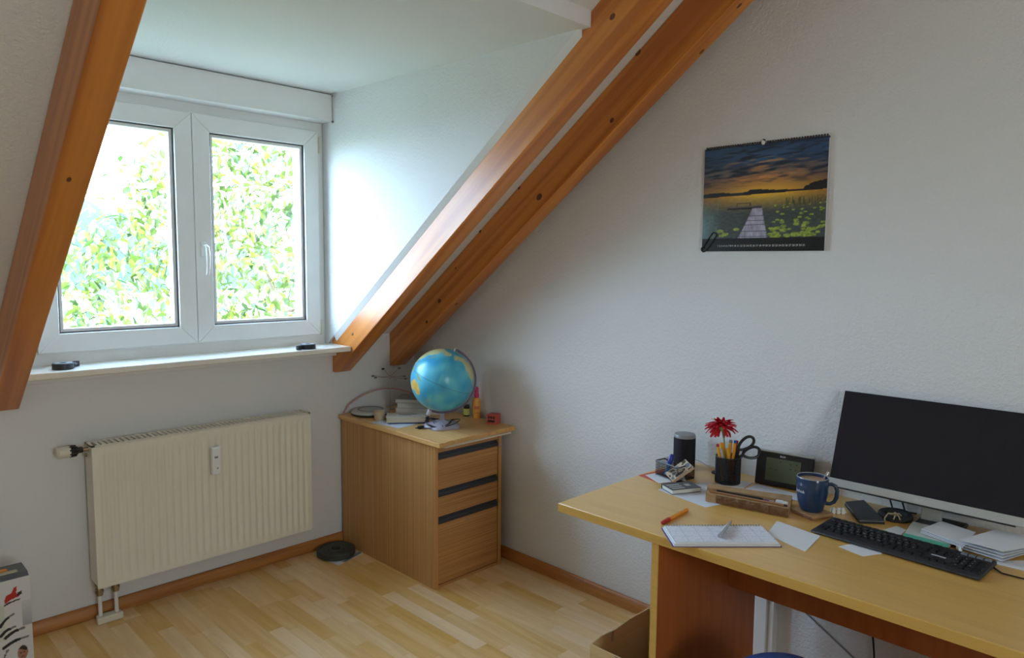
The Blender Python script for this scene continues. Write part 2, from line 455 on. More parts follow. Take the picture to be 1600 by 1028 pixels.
# dormer: cheeks, ceiling and fascia
def zd(y): return 2.342 + 0.02 * (y - 1.66)
def zt(y): return 3.575 - SL * y
yq = (3.575 - 2.342 + 0.02 * 1.66) / (SL + 0.02)
for nm, x0, x1, lb in (('wall_dormer_right', 1.98, 1.992, 'white right cheek of the dormer, lit by the window'), ('wall_dormer_left', 0.59, 0.63, 'white left cheek of the dormer')):
    P = [(3.52, zt(3.52)), (3.52, 2.5), (1.62, 2.5), (1.62, zd(1.62)), (yq, zd(yq))]
    struct(MB().prism(P, x0, x1, 'x').build(nm, M_wall), lb)
for nm, xa, xb in (('trim_1', 1.98, 1.9935), ('trim_2', 0.63, 0.5885)):
    y0, y1 = 1.66, 3.30
    v = [(xa, y, zt(y)) for y in (y0, y1)] + [(xb, y, zt(y)) for y in (y0, y1)] + [(xb, y, zt(y) - 0.033) for y in (y0, y1)]
    struct(MB().add(v, [(0, 1, 5, 4), (0, 2, 3, 1), (2, 4, 5, 3), (0, 4, 2), (1, 3, 5)]).build(nm, M_smooth), 'narrow plaster strip between dormer cheek and beam')
P = [(1.62, zd(1.62)), (3.5, zd(3.5)), (3.5, 2.52), (1.62, 2.44)]
struct(MB().prism(P, 0.63, 1.98, 'x').build('ceiling_dormer', M_smooth), 'flat white dormer ceiling over the window')

# skirting boards
def skirting(mb_pts, a, b, axis, name, mat, label):
    struct(MB().prism(mb_pts, a, b, axis).build(name, mat, bevel=0.003), label)
skirting([(YW, 0), (YW - 0.022, 0), (YW - 0.022, 0.03), (YW - 0.012, 0.05), (YW - 0.008, 0.056), (YW, 0.056)], -1.86, XW, 'x', 'baseboard_far', M_basex, 'oak skirting board under the radiator')
skirting([(XW, 0), (XW - 0.022, 0), (XW - 0.022, 0.03), (XW - 0.012, 0.05), (XW - 0.008, 0.056), (XW, 0.056)], -2.1, YW - 0.023, 'y', 'baseboard_right', M_basey, 'oak skirting board along the desk wall')

# roof beams (rafters)
def rafter(x0, x1, label):
    P = [(YW - 0.001, 0.943), ((3.384 - 0.943) / SL, 0.943), ((3.384 - ZT) / SL, ZT), (YT, ZT), (YW - 0.001, zc(YW))]
    o = MB().prism(P, x0, x1, 'x').build('roof_beam', M_beam, bevel=0.004)
    tag(o, label, 'beam', 'sloping pine rafters')
    return o
M_knot = plain('pine_knot', (0.14, 0.045, 0.014, 1), 0.45, var=0.5, vscale=160)
def knot(beam, p, nrm, a, b):
    nrm = Vector(nrm).normalized(); along = Vector((0, math.cos(_ang), -math.sin(_ang)))
    M = frame_M(Vector(p) + nrm * 0.0002, along, nrm.cross(along))
    MB().lathe([(1.0, 0.0), (0.9, 0.0006), (0.001, 0.0007)], 14, M @ Matrix.Diagonal((a, b, 1, 1))).build('knot', M_knot, beam, smooth=True)
b0 = rafter(0.500, 0.588, 'sloping orange pine beam left of the window')
b1 = rafter(1.994, 2.086, 'sloping pine beam right of the window, brightly lit on its side')
b2 = rafter(2.362, 2.450, 'darker sloping pine beam nearest the calendar wall')
for (y, z, a) in ((2.198, 1.823, 0.019), (1.804, 2.105, 0.012), (1.684, 2.346, 0.015), (2.324, 1.870, 0.008), (2.587, 1.680, 0.009), (2.768, 1.500, 0.007), (2.899, 1.329, 0.015), (3.006, 1.212, 0.011), (1.984, 2.267, 0.006)):
    knot(b2, (2.362, y, z), (-1, 0, 0), a, a * 0.72)
for (y, z, a) in ((1.529, 2.357, 0.013), (3.145, 1.160, 0.010)):
    knot(b1, (1.994, y, z), (-1, 0, 0), a, a * 0.75)
_nb = (0, -math.sin(_ang), -math.cos(_ang))
for (x, y) in ((2.397, 2.806), (2.432, 1.447), (2.401, 1.286)):
    knot(b2, (x, y, zb(y)), _nb, 0.012, 0.007)
knot(b0, (0.535, 2.227, zb(2.227)), _nb, 0.010, 0.006)

# ---------------------------------------------------------------- window
def window_empty(name, label):
    o = bpy.data.objects.new(name, None); COL.objects.link(o); return struct(o, label)
win = window_empty('window_1', 'white two-sash dormer window')
def frame_pieces(mb, x0, x1, z0, z1, wd, y0, y1, plane='xz'):
    for (a, b, c, d) in ((x0, x1, z0, z0 + wd), (x0, x1, z1 - wd, z1), (x0, x0 + wd, z0 + wd, z1 - wd), (x1 - wd, x1, z0 + wd, z1 - wd)):
        if plane == 'xz': mb.box(a, b, y0, y1, c, d)
        else: mb.box(y0, y1, a, b, c, d)
    return mb
MB().box(0.632, 1.978, 3.385, 3.44, 1.09, 1.165).box(0.632, 1.978, 3.385, 3.44, 2.175, 2.345).box(0.632, 0.69, 3.385, 3.44, 1.165, 2.175).box(1.92, 1.978, 3.385, 3.44, 1.165, 2.175).box(1.285, 1.325, 3.40, 3.44, 1.165, 2.175).build('window_frame', M_upvc, win, bevel=0.003)
M_gasket = plain('dark_gasket', (0.05, 0.05, 0.055, 1), 0.6)
for i, (x0, x1) in enumerate(((0.671, 1.3035), (1.3055, 1.939))):
    sash = MB()
    z0, z1, wd = 1.147, 2.193, 0.078
    # mitred corners
    o4 = [(x0, z0), (x1, z0), (x1, z1), (x0, z1)]; i4 = [(x0 + wd, z0 + wd), (x1 - wd, z0 + wd), (x1 - wd, z1 - wd), (x0 + wd, z1 - wd)]
    for k in range(4):
        a, b, c, d = o4[k], o4[(k + 1) % 4], i4[(k + 1) % 4], i4[k]
        sash.prism([a, b, c, d], 3.362, 3.425, 'y')
    s = sash.build('sash', M_upvc, win, bevel=0.0035)
    frame_pieces(MB(), x0 + wd - 0.001, x1 - wd + 0.001, z0 + wd - 0.001, z1 - wd + 0.001, 0.006, 3.372, 3.40).build('gasket', M_gasket, s)
    frame_pieces(MB(), x0 + wd - 0.002, x1 - wd + 0.002, z0 + wd - 0.002, z1 - wd + 0.002, 0.02, 3.38, 3.425).build('glazing_bead', M_upvc, s)
    MB().box(x0 + wd, x1 - wd, 3.398, 3.402, z0 + wd, z1 - wd).build('pane', M_glass, s)
    hx = x0 - 0.006 if i == 0 else x1 + 0.006
    for hz in (1.19, 2.13):
        MB().cyl((hx, 3.372, hz - 0.035), (hx, 3.372, hz + 0.035), 0.006, n=10).cyl((hx, 3.372, hz - 0.045), (hx, 3.372, hz - 0.037), 0.008, n=10).build('hinge', plain('hinge_cream%d%d' % (i, int(hz)), (0.60, 0.52, 0.36, 1), 0.4), s, smooth=True)
h = MB().box(1.325, 1.352, 3.352, 3.364, 1.545, 1.615)
ho = h.build('handle', M_white, win, bevel=0.004)
MB().tube([(1.3385, 3.352, 1.595), (1.3385, 3.325, 1.595), (1.339, 3.315, 1.588), (1.341, 3.312, 1.55), (1.341, 3.314, 1.50), (1.339, 3.322, 1.462)], [0.008, 0.008, 0.009, 0.009, 0.0085, 0.007], 10).build('grip', M_white, ho, smooth=True)
rb = MB().box(0.632, 1.978, 3.283, 3.384, 2.238, zd(3.3) - 0.004).build('roller_box', M_upvc, win, bevel=0.004)
MB().box(0.64, 1.97, 3.279, 3.283, 2.238, 2.246).build('box_lip', M_upvc, rb)
MB().cyl((1.974, 3.279, 2.362), (1.974, 3.275, 2.362), 0.003, n=8).cyl((1.974, 3.279, 2.235), (1.974, 3.274, 2.235), 0.006, n=8).build('cord_guide', M_grey, rb)
MB().box(0.590, 1.992, 3.154, 3.384, 1.0705, 1.0965).build('window_sill', M_stone, win, bevel=0.004)
MB().box(0.590, 1.992, 3.296, YW, 1.035, 1.070).build('sill_support', M_smooth, win, bevel=0.003)

for xa, xb in ((0.655, 0.742), (1.868, 1.955)):
    MB().box(xa, xb, 3.445, 3.50, 1.12, 2.33).build('guide_rail', M_upvc, win, bevel=0.003)

# unseen window added in the wall behind the camera as fill light
win3 = window_empty('fill_window', 'white window added behind the camera for fill light')
frame_pieces(MB(), -0.17, 0.77, 1.17, 2.03, 0.06, -2.19, -2.12).build('window_frame', M_upvc, win3, bevel=0.003)
MB().box(-0.11, 0.71, -2.157, -2.153, 1.23, 1.97).build('pane', M_glasswarm, win3)

# ================================================================ RADIATOR
rad = thing('radiator', 'cream ribbed panel radiator under the window', 'radiator', (1.30, 3.27, 0.168))
# front panel with pressed vertical channels
x0, x1, H0, H1 = -0.492, 0.490, 0.0, 0.600
nch = 30
mb = MB()
prof = []          # horizontal profile x -> depth
px = x0
marg = 0.020
pitch = (x1 - x0 - 2 * marg) / nch
prof.append((x0, 0.0)); prof.append((x0 + marg, 0.0))
for k in range(nch):
    a = x0 + marg + k * pitch
    prof += [(a + pitch * 0.22, 0.0), (a + pitch * 0.40, 0.0075), (a + pitch * 0.72, 0.0075), (a + pitch * 0.90, 0.0)]
prof += [(x1 - marg, 0.0), (x1, 0.0)]
zs = [(0.0, 0), (0.030, 0), (0.045, 1), (0.555, 1), (0.570, 0), (0.600, 0)]
npf = len(prof)
for z_, a_ in zs:
    for (xx, d) in prof: mb.v.append((xx, -0.052 + d * a_, z_))
for j in range(len(zs) - 1):
    for i in range(npf - 1):
        mb.f.append((j * npf + i, j * npf + i + 1, (j + 1) * npf + i + 1, (j + 1) * npf + i))
fp = mb.build('front_panel', M_rad, rad, smooth=True, fix=False)
MB().box(x0 + 0.012, x1 - 0.012, 0.036, 0.045, 0.01, 0.59).build('rear_panel', M_rad, rad)
MB().box(x0, x0 + 0.0015, -0.0515, 0.046, 0.012, 0.603).build('side_cover', M_rad, rad)
MB().box(x1 - 0.0015, x1, -0.0515, 0.046, 0.012, 0.603).build('side_cover', M_rad, rad)
MB().box(x0 + 0.01, x1 - 0.01, -0.044, -0.040, 0.02, 0.55).build('convector', M_grey, rad)
g = MB()
g.box(x0, x1, -0.052, -0.044, 0.5985, 0.604).box(x0, x1, 0.038, 0.046, 0.5985, 0.604).box(x0, x0 + 0.012, -0.052, 0.046, 0.5985, 0.604).box(x1 - 0.012, x1, -0.052, 0.046, 0.5985, 0.604)
go = g.build('top_grille', M_rad, rad)
slat_me = None
for k in range(44):
    xx = x0 + 0.03 + k * (x1 - x0 - 0.06) / 43
    if slat_me is None:
        so = MB().box(-0.0062, 0.0062, -0.044, 0.038, 0.5985, 0.603).build('slat', M_rad, go); slat_me = so.data
    else:
        so = bpy.data.objects.new('slat', slat_me); COL.objects.link(so); so.parent = go
    so.location = (xx, 0, 0)
# heat meter
hm = MB().box(-0.020, 0.020, -0.078, -0.052, 0.39, 0.517).build('heat_meter', M_white, rad, bevel=0.004, loc=(0.003, 0, 0))
MB().box(-0.010, 0.006, -0.0785, -0.0775, 0.467, 0.476).build('meter_display', M_grey, hm)
MB().cyl((0.003, -0.0785, 0.42), (0.003, -0.0775, 0.42), 0.004, n=10).build('meter_button', M_grey, hm)
# thermostat valve
tv = MB().cyl((-0.600, 0.0, 0.585), (-0.556, 0.0, 0.585), 0.024, 0.024, 20).build('thermostat_knob', M_cream, rad, smooth=True, bevel=0.003)
MB().cyl((-0.606, 0.0, 0.585), (-0.599, 0.0, 0.585), 0.017, 0.022, 20).build('knob_cap', M_cream, tv, smooth=True)
cl = MB()
for k in range(9):
    a = 2 * math.pi * k / 9
    cl.cyl((-0.562, 0.0215 * math.cos(a), 0.585 + 0.0215 * math.sin(a)), (-0.535, 0.019 * math.cos(a), 0.585 + 0.019 * math.sin(a)), 0.0045, n=6)
cl.cyl((-0.556, 0, 0.585), (-0.53, 0, 0.585), 0.019, 0.017, 16).cyl((-0.531, 0, 0.585), (-0.512, 0, 0.585), 0.013, n=6)
cl.build('valve_collar', M_black, rad)
MB().cyl((-0.513, 0, 0.585), (-0.490, 0, 0.585), 0.009, n=12).cyl((-0.505, 0, 0.56), (-0.497, 0, 0.56), 0.008, n=8).build('valve_stem', M_brass, rad)
for xx in (-0.474, -0.412):
    MB().cyl((xx, 0, 0.005), (xx, 0, -0.018), 0.015, n=6).cyl((xx, 0, -0.017), (xx, 0, -0.048), 0.013, n=12).cyl((xx, 0, -0.026), (xx, 0, -0.038), 0.0165, n=6).build('pipe_nut', M_brass, rad)
    MB().cyl((xx, 0, -0.045), (xx, 0, -0.155), 0.008, n=12).build('pipe', M_white, rad, smooth=True)
MB().box(-0.490, -0.395, -0.014, 0.014, -0.009, 0.0).build('valve_bridge', M_brass, rad)
MB().prism([(-0.492, -0.026), (-0.392, -0.026), (-0.396, 0.02), (-0.488, 0.02)], -0.168, -0.138, 'z').build('pipe_cover', M_cream, rad, bevel=0.005)
for xx in (-0.35, 0.35):
    MB().box(xx - 0.02, xx + 0.02, 0.043, 0.0755, 0.05, 0.55).build('wall_bracket', M_rad, rad)

M_grip = plain('grip_black', (0.028, 0.029, 0.032, 1), 0.35)
# ================================================================ FILING CABINET
cab = thing('filing_cabinet', 'wooden filing cabinet with three drawers and black grips in the corner', 'cabinet', (2.03, 2.525, 0))
CW, CD, CH = 0.425, 0.795, 0.688
MB().box(0, 0.018, 0.0, CD, 0, CH).build('side_panel', M_cabside, cab, bevel=0.001)
MB().box(CW - 0.018, CW, 0.0, CD, 0, CH).build('side_panel', M_cabside, cab, bevel=0.001)
for xx in (0.0, CW - 0.018):
    MB().box(xx - 0.0003, xx + 0.0183, -0.0015, 0.0004, 0, CH).build('edge_strip', M_cabedge, cab)
MB().box(0.018, CW - 0.018, CD - 0.01, CD, 0.0, CH).build('back_panel', M_cabside, cab)
MB().box(0.018, CW - 0.018, 0.004, 0.022, 0.0, 0.015).build('plinth', M_cabfront, cab)
MB().box(0.018, CW - 0.018, 0.02, CD - 0.01, 0.008, 0.02).build('bottom_panel', M_cabside, cab)
MB().box(0.0185, CW - 0.0185, 0.003, 0.02, 0.652, CH).build('top_rail', M_cabfront, cab)
MB().box(0.018, CW - 0.018, 0.03, 0.04, 0.02, CH).build('gap_shade_sheet', M_blackmatte, cab)  # black sheet stands in for the shade behind the drawer gaps
for i, (za, zb_, zh) in enumerate(((0.474, 0.618, 0.650), (0.345, 0.440, 0.472), (0.018, 0.310, 0.343))):
    d = MB().box(0.0225, CW - 0.0225, 0.0025, 0.02, za + 0.0015, zb_).build('drawer', M_cabfront, cab, bevel=0.001)
    g = MB().prism([(0.0, zb_ + 0.001), (0.020, zb_ + 0.001), (0.020, zh - 0.001), (0.014, zh - 0.001), (0.010, zb_ + 0.016), (0.004, zb_ + 0.020), (0.0, zb_ + 0.014)], 0.0205, CW - 0.0205, 'x')
    g.build('grip', M_grip, d, smooth=True)
    if i == 2:
        MB().box(0.198, 0.207, 0.0018, 0.0025, 0.289, 0.295).box(0.211, 0.216, 0.0018, 0.0025, 0.289, 0.295).box(0.228, 0.234, 0.0018, 0.0025, 0.289, 0.295).build('sticker_remains', M_grey, d)
MB().cyl((CW - 0.009, -0.004, 0.62), (CW - 0.009, 0.004, 0.62), 0.0065, n=14).build('lock', M_chrome, cab, smooth=True)
tb = MB().prism([(-0.012, -0.048), (0.0, -0.048), (0.03, -0.048), (0.045, -0.040), (0.49, -0.030), (0.495, -0.022), (0.495, CD + 0.012), (-0.012, CD + 0.012)], CH, CH + 0.022, 'z')
tb.build('top_board', M_cabtop, cab, bevel=0.0015)
MB().box(0.03, 0.46, -0.035, -0.0005, CH - 0.010, CH - 0.0005).build('worn_edge', plain('bare_chipboard', (0.58, 0.50, 0.38, 1), 0.8), cab)
MB().box(CW + 0.001, CW + 0.008, 0.02, 0.40, 0.05, 0.47).build('spare_board', M_cabedge, cab)
CT = CH + 0.0222           # cabinet top surface z

# ---- globe
def globe_col(lat, lon):
    P = {'aus': [(-11, 132), (-12, 136), (-17, 140), (-11, 142.5), (-19, 146), (-25, 153), (-33, 152), (-38, 147), (-38, 140), (-32, 133), (-34, 123), (-35, 117), (-26, 113), (-20, 119), (-15, 127)],
         'nz1': [(-35, 173), (-38, 178), (-41.5, 175), (-39, 174)], 'nz2': [(-41, 173), (-43, 172.5), (-46.5, 168.5), (-45, 167)],
         'png': [(-1, 132), (-4, 141), (-7, 147), (-10, 150), (-8, 143), (-6, 138), (-3, 133)],
         'bor': [(6, 117), (1, 118), (-4, 115), (-1, 110), (2, 110)], 'sum': [(5, 96), (-1, 104), (-5, 105), (0, 99)],
         'phi': [(18, 121), (12, 125), (7, 126), (10, 122), (14, 120)], 'jap': [(31, 130), (34, 136), (36, 140), (44, 145), (43, 141), (36, 137), (34, 131)],
         'asia': [(70, 70), (72, 110), (70, 140), (70, 180), (62, 178), (56, 162), (60, 155), (58, 140), (50, 140), (43, 132), (39, 125), (40, 121), (30, 122), (22, 114), (21, 108), (10, 107), (1, 103), (8, 98), (21, 91), (8, 77), (23, 68), (25, 57), (30, 48), (45, 50)],
         'nam': [(70, -165), (70, -130), (68, -100), (60, -94), (52, -80), (60, -65), (47, -60), (40, -74), (26, -80), (30, -90), (20, -97), (16, -92), (8, -80), (15, -96), (23, -107), (32, -116), (40, -124), (50, -127), (58, -137), (60, -150), (55, -162), (62, -166)],
         'sam': [(10, -75), (10, -62), (-5, -36), (-23, -42), (-38, -58), (-54, -68), (-40, -74), (-18, -71), (-5, -81)],
         'afr': [(35, -5), (32, 30), (12, 43), (12, 51), (-15, 40), (-34, 25), (-34, 18), (-15, 12), (4, 9), (5, -8), (15, -17)], 'eur': [(36, -9), (43, -9), (58, 6), (70, 20), (70, 70), (45, 50), (41, 28), (38, 15)]}
    n_ = nz(lat * 0.09, lon * 0.09, 3)
    if lat < -68 + 4 * n_: return (215, 222, 214)
    la, lo = lat + 2.0 * nz(lat * 0.2, lon * 0.2, 1), lon + 2.0 * nz(lat * 0.2, lon * 0.2, 9)
    for k, p in P.items():
        if inpoly(la, lo, p):
            t = 0.5 + 0.8 * nz(lat * 0.12, lon * 0.12, 5)
            if k == 'aus': return lerp((214, 168, 66), (236, 200, 116), t)
            if k in ('asia', 'nam', 'sam', 'eur', 'afr'): return lerp((216, 208, 150), (196, 206, 160), t)
            if k in ('png', 'bor', 'sum', 'phi'): return lerp((120, 160, 90), (190, 180, 100), t)
            return lerp((205, 180, 105), (150, 170, 110), t)
    sea = lerp((58, 160, 206), (104, 200, 216), 0.5 + 0.9 * nz(lat * 0.045, lon * 0.045, 2))
    if abs(lat) < 0.5 or abs(lat + 23.4) < 0.3 or abs(lat - 23.4) < 0.3 or abs((lon + 180) % 30 - 0) < 0.4: sea = lerp(sea, (60, 100, 130), 0.45)
    return lerp(sea, (175, 205, 200), max(0, (-lat - 48) / 30))
GX, GY = 2.240, 2.727
gl = thing('globe', 'blue desk globe on a pale lilac foot', 'globe', (GX, GY, CT))
GR, GZ = 0.156, 0.238
rdir = Vector((0.7071, -0.7071, 0)); cdir = Vector((-GX, -GY, 0.55)).normalized()
axis = (rdir * math.sin(R(23)) + Vector((0, 0, 1)) * math.cos(R(23))).normalized()
nA = (rdir * -0.80 + Vector((0, 0, -0.08)) + cdir * 0.59).normalized()     # where Australia shows
e0 = (nA - axis * nA.dot(axis)).normalized(); e1 = axis.cross(e0)
sp = MB(); sp.col = []
NU, NV = 240, 120
for j in range(NV + 1):
    lat = -90 + 180 * j / NV
    for i in range(NU):
        lon = 134 + 360 * i / NU; lw = (lon + 180) % 360 - 180
        a = R(lon - 134)
        d = e0 * math.cos(a) * math.cos(R(lat)) + e1 * math.sin(a) * math.cos(R(lat)) + axis * math.sin(R(lat))
        sp.v.append(tuple(Vector((0, 0, GZ)) + d * GR)); sp.col.append(rgb(*globe_col(lat, lw)))
for j in range(NV):
    for i in range(NU):
        sp.f.append((j * NU + i, j * NU + (i + 1) % NU, (j + 1) * NU + (i + 1) % NU, (j + 1) * NU + i))
so = sp.build('sphere', printed('globe_map', 0.28, 0.5), gl, fix=False, smooth=True)
M_lilac = plain('lilac_plastic', (0.40, 0.36, 0.42, 1), 0.35)
C = Vector((0, 0, GZ)); side = (rdir - axis * rdir.dot(axis)).normalized()
arc = []
for k in range(33):
    t = R(90 - 180 * k / 32)
    arc.append(C + (axis * math.sin(t) + side * math.cos(t)) * (GR + 0.010))
MB().tube(arc, 0.0056, 8).build('meridian_arm', plain('dark_lilac', (0.17, 0.14, 0.20, 1), 0.35), gl, smooth=True)
MB().cyl(C + axis * (GR - 0.004), C + axis * (GR + 0.016), 0.006, n=12).build('pivot', M_lilac, gl, smooth=True)
MB().cyl(C - axis * (GR - 0.004), C - axis * (GR + 0.02), 0.010, 0.008, n=12).build('pivot', M_lilac, gl, smooth=True)
low = C + (axis * math.sin(R(-67)) + side * math.cos(R(-67))) * (GR + 0.01)
MB().lathe([(0.088, 0.0), (0.090, 0.007), (0.080, 0.018), (0.050, 0.028), (0.022, 0.034), (0.012, 0.042), (0.010, 0.062), (0.013, 0.070)], 60, lobes=5, amp=0.10).build('foot', M_lilac, gl, smooth=True)
MB().cyl((-0.055, 0.045, 0.062), (-0.047, 0.036, 0.088), 0.011, 0.010, 14).build('lamp_socket', plain('socket_lilac', (0.55, 0.52, 0.58, 1), 0.4), gl, smooth=True)
# power cord draped round the foot
cp = [(-0.055, 0.045, 0.062)]
for k in range(70):
    a = 2.2 + k * 0.27
    rr = 0.070 + 0.020 * math.sin(k * 0.41)
    cp.append((rr * math.cos(a), rr * math.sin(a), 0.027 + 0.012 * math.sin(k * 0.55 + 1)))
cp += [(-0.045, -0.062, 0.020), (-0.075, -0.02, 0.008), (-0.098, 0.03, 0.006)]
cc = MB().tube(cp, 0.0022, 6).build('power_cord', M_black, gl, smooth=True)
MB().box(-0.115, -0.085, 0.035, 0.052, 0.0, 0.014).cyl((-0.115, 0.040, 0.007), (-0.132, 0.040, 0.007), 0.002, n=6).cyl((-0.115, 0.047, 0.007), (-0.132, 0.047, 0.007), 0.002, n=6).build('plug', M_black, cc, bevel=0.002)

# ---- flat round disc
sc_ = thing('round_scale', 'flat round pale grey disc with a dark ring, on the cabinet', 'scale', (2.150, 3.225, CT))
MB().lathe([(0.080, 0.0), (0.098, 0.006), (0.102, 0.014), (0.096, 0.024), (0.084, 0.028), (0.001, 0.027)], 48).build('body', M_silver, sc_, smooth=True)
MB().lathe([(0.058, 0.0275), (0.062, 0.030), (0.068, 0.030), (0.071, 0.0275)], 48, caps=False).build('ring', M_grey, sc_, smooth=True)
MB().lathe([(0.0995, 0.003), (0.1035, 0.006), (0.1035, 0.010), (0.100, 0.012)], 40, caps=False).build('rubber_rim', M_black, sc_)
# pink hose arched behind it
hp = []
for k in range(25):
    t = k / 24
    hp.append((2.06 + 0.44 * t, 3.325 - 0.10 * t, CT + 0.006 + 0.112 * math.sin(math.pi * (0.06 + 0.88 * t)) ** 0.8))
hp[0] = (2.05, 3.327, CT + 0.0045); hp[-1] = (2.505, 3.22, CT + 0.0045)
tag(MB().tube(hp, 0.0042, 8).build('bent_hose', plain('pink_rubber', (0.55, 0.28, 0.27, 1), 0.45), smooth=True), 'thin pink hose arched over the books by the wall', 'hose')
# memo clip stand
ms = thing('memo_stand', 'thin wire photo clip stand with radiating arms behind the round disc', 'photo clip', (2.300, 3.255, CT))
MB().lathe([(0.022, 0.0), (0.022, 0.004), (0.004, 0.007), (0.002, 0.008)], 20).cyl((0, 0, 0.007), (0, 0, 0.180), 0.0016, n=6).sphere((0, 0, 0.182), 0.008, 10, 8).build('stem', M_chrome, ms, smooth=True)
for k, (ax_, az_) in enumerate(((-0.085, 0.010), (-0.080, -0.006), (-0.030, 0.050), (0.045, 0.048), (0.080, 0.010), (0.080, -0.010))):
    tip = rdir * ax_ + Vector((0, 0, 0.182 + az_)) + Vector((0.7, 0.7, 0)) * (0.02 if k % 2 else -0.025)
    a = MB().cyl((0, 0, 0.182), tip, 0.0014, n=6).build('arm', M_chrome, ms)
    MB().sphere(tip, 0.0050, 8, 6).box(-0.006, 0.006, -0.0012, 0.0012, -0.006, 0.004, Matrix.Translation(tip + rdir * 0.006 * (1 if ax_ > 0 else -1))).build('clip', M_grey if k != 2 else M_black, a)
# book stack against the wall
def book(name, label, loc, rz, w_, d_, h_, cover, pages, group=None, title=None):
    b = thing(name, label, 'book', loc, rz, group)
    MB().box(0.003, w_ - 0.003, 0.0025, d_ - 0.003, 0.0018, h_ - 0.0018).build('pages', pages, b)
    MB().box(0, w_, 0, d_, 0, 0.0018).box(0, w_, 0, d_, h_ - 0.0018, h_).box(0, w_, d_ - 0.002, d_, 0.0018, h_ - 0.0018).build('cover', cover, b)
    if title:
        tm = MB()
        for (a0, a1, b0, b1) in ((0.30, 0.78, 0.55, 0.70), (0.36, 0.62, 0.40, 0.47), (0.30, 0.50, 0.25, 0.30)):
            tm.box(w_ * a0, w_ * a1, d_ * b0, d_ * b1, h_, h_ + 0.0003)
        tm.build('cover_print', title, b)
    return b
M_pages = plain('book_pages', (0.62, 0.55, 0.42, 1), 0.8)
M_pagesw = plain('white_pages', (0.70, 0.68, 0.63, 1), 0.8)
M_coverg = plain('grey_cover', (0.30, 0.29, 0.27, 1), 0.5, var=0.4, vscale=25)
M_coverw = plain('pale_cover', (0.62, 0.60, 0.57, 1), 0.5, var=0.25, vscale=30)
zz = CT
for k, (w_, d_, h_, dx, dy, rz, cv, lb) in enumerate(((0.26, 0.18, 0.032, 0.0, 0.0, -46, M_coverw, 'white hardback at the bottom of the stack behind the globe'),
        (0.25, 0.17, 0.028, 0.01, 0.0, -42, M_coverw, 'pale magazine bundle in the middle of the stack behind the globe'),
        (0.23, 0.16, 0.020, 0.005, 0.01, -50, M_coverg, 'grey paperback on top of the stack behind the globe'))):
    book('book', lb, (2.247 + dx, 3.133 + dy, zz), R(rz), w_, d_, h_, cv, M_pagesw, 'books stacked on the cabinet'); zz += h_ + 0.0003
# wood candle cup
tag(MB().lathe([(0.027, 0.0), (0.029, 0.003), (0.029, 0.045), (0.026, 0.047), (0.025, 0.040), (0.001, 0.039)], 28).build('candle_cup', plain('tan_wax', (0.55, 0.43, 0.28, 1), 0.6), smooth=True, loc=(2.107, 3.075, CT)), 'small tan candle cup in front of the round disc', 'candle')
# paper and paperback
tag(MB().prism([(2.035, 3.06), (2.065, 2.85), (2.275, 2.875), (2.20, 3.03)], CT, CT + 0.001, 'z').build('paper_sheet', M_paperblue), 'white sheet lying under the paperback on the cabinet', 'paper')
tag(MB().box(0, 0.20, 0, 0.135, 0, 0.006, Matrix.Translation((2.078, 2.950, CT + 0.0013)) @ Matrix.Rotation(R(-37), 4, 'Z')).build('notebook', plain('navy_cover', (0.05, 0.06, 0.14, 1), 0.5), bevel=0.001), 'thin navy notebook under the paperback on the cabinet', 'notebook')
book('paperback', 'cream paperback with dark print lying left of the globe', (2.068, 2.962, CT + 0.0077), R(-37), 0.20, 0.125, 0.026, plain('cream_cover', (0.60, 0.54, 0.42, 1), 0.5, var=0.2, vscale=40), M_pages, None, M_grey)
# vitamin jar, spray bottle, red cube
jar = thing('pill_jar', 'small dark jar with a yellow label beside the orange bottle', 'jar', (2.500, 2.840, CT))
MB().lathe([(0.016, 0), (0.017, 0.002), (0.017, 0.046), (0.013, 0.050)], 20).build('body', plain('brown_glass', (0.03, 0.02, 0.012, 1), 0.15), jar, smooth=True)
MB().lathe([(0.0174, 0.008), (0.0174, 0.042)], 20, caps=False).build('label_band', plain('yellow_label', (0.55, 0.55, 0.12, 1), 0.5, var=0.3, vscale=120), jar, smooth=True)
MB().lathe([(0.0165, 0.050), (0.0165, 0.062), (0.001, 0.063)], 20).build('lid', M_black, jar, smooth=True)
bt = thing('spray_bottle', 'orange spray bottle with a pink cap beside the globe', 'bottle', (2.508, 2.768, CT))
MB().lathe([(0.019, 0), (0.021, 0.003), (0.021, 0.090), (0.017, 0.104), (0.011, 0.110)], 24).build('body', plain('orange_bottle', (0.85, 0.36, 0.07, 1), 0.3), bt, smooth=True)
MB().lathe([(0.0125, 0.109), (0.0125, 0.128), (0.011, 0.131)], 20).build('collar', plain('pink_plastic', (0.72, 0.03, 0.16, 1), 0.35), bt, smooth=True)
MB().lathe([(0.010, 0.130), (0.0095, 0.160), (0.006, 0.166), (0.001, 0.167)], 20).box(-0.018, 0.0, -0.004, 0.004, 0.150, 0.158).build('spray_cap', MATS['pink_plastic'], bt, smooth=True)
def wrap_text(body, size, r, zc_, ang, mb, flip=1):
    v, f = text_geo(body, size)
    mb.add([(r * math.cos(ang + flip * p[0] / r), r * math.sin(ang + flip * p[0] / r), zc_ + p[1]) for p in v], f); return mb
pm = MB()
for k in range(5):
    a = math.atan2(-2.81, -2.49) - 0.55 + k * 0.26
    for (za, zb_) in ((0.050, 0.066), (0.028, 0.032)):
        pm.add([(0.0214 * math.cos(a + t), 0.0214 * math.sin(a + t), q) for t, q in ((0, za), (0.15, za), (0.15, zb_), (0, zb_))], [(0, 1, 2, 3)])
pm.build('print', M_red, bt)
rc = thing('red_cube_box', 'small red cube box at the right end of the cabinet top', 'box', (2.485, 2.612, CT), R(20))
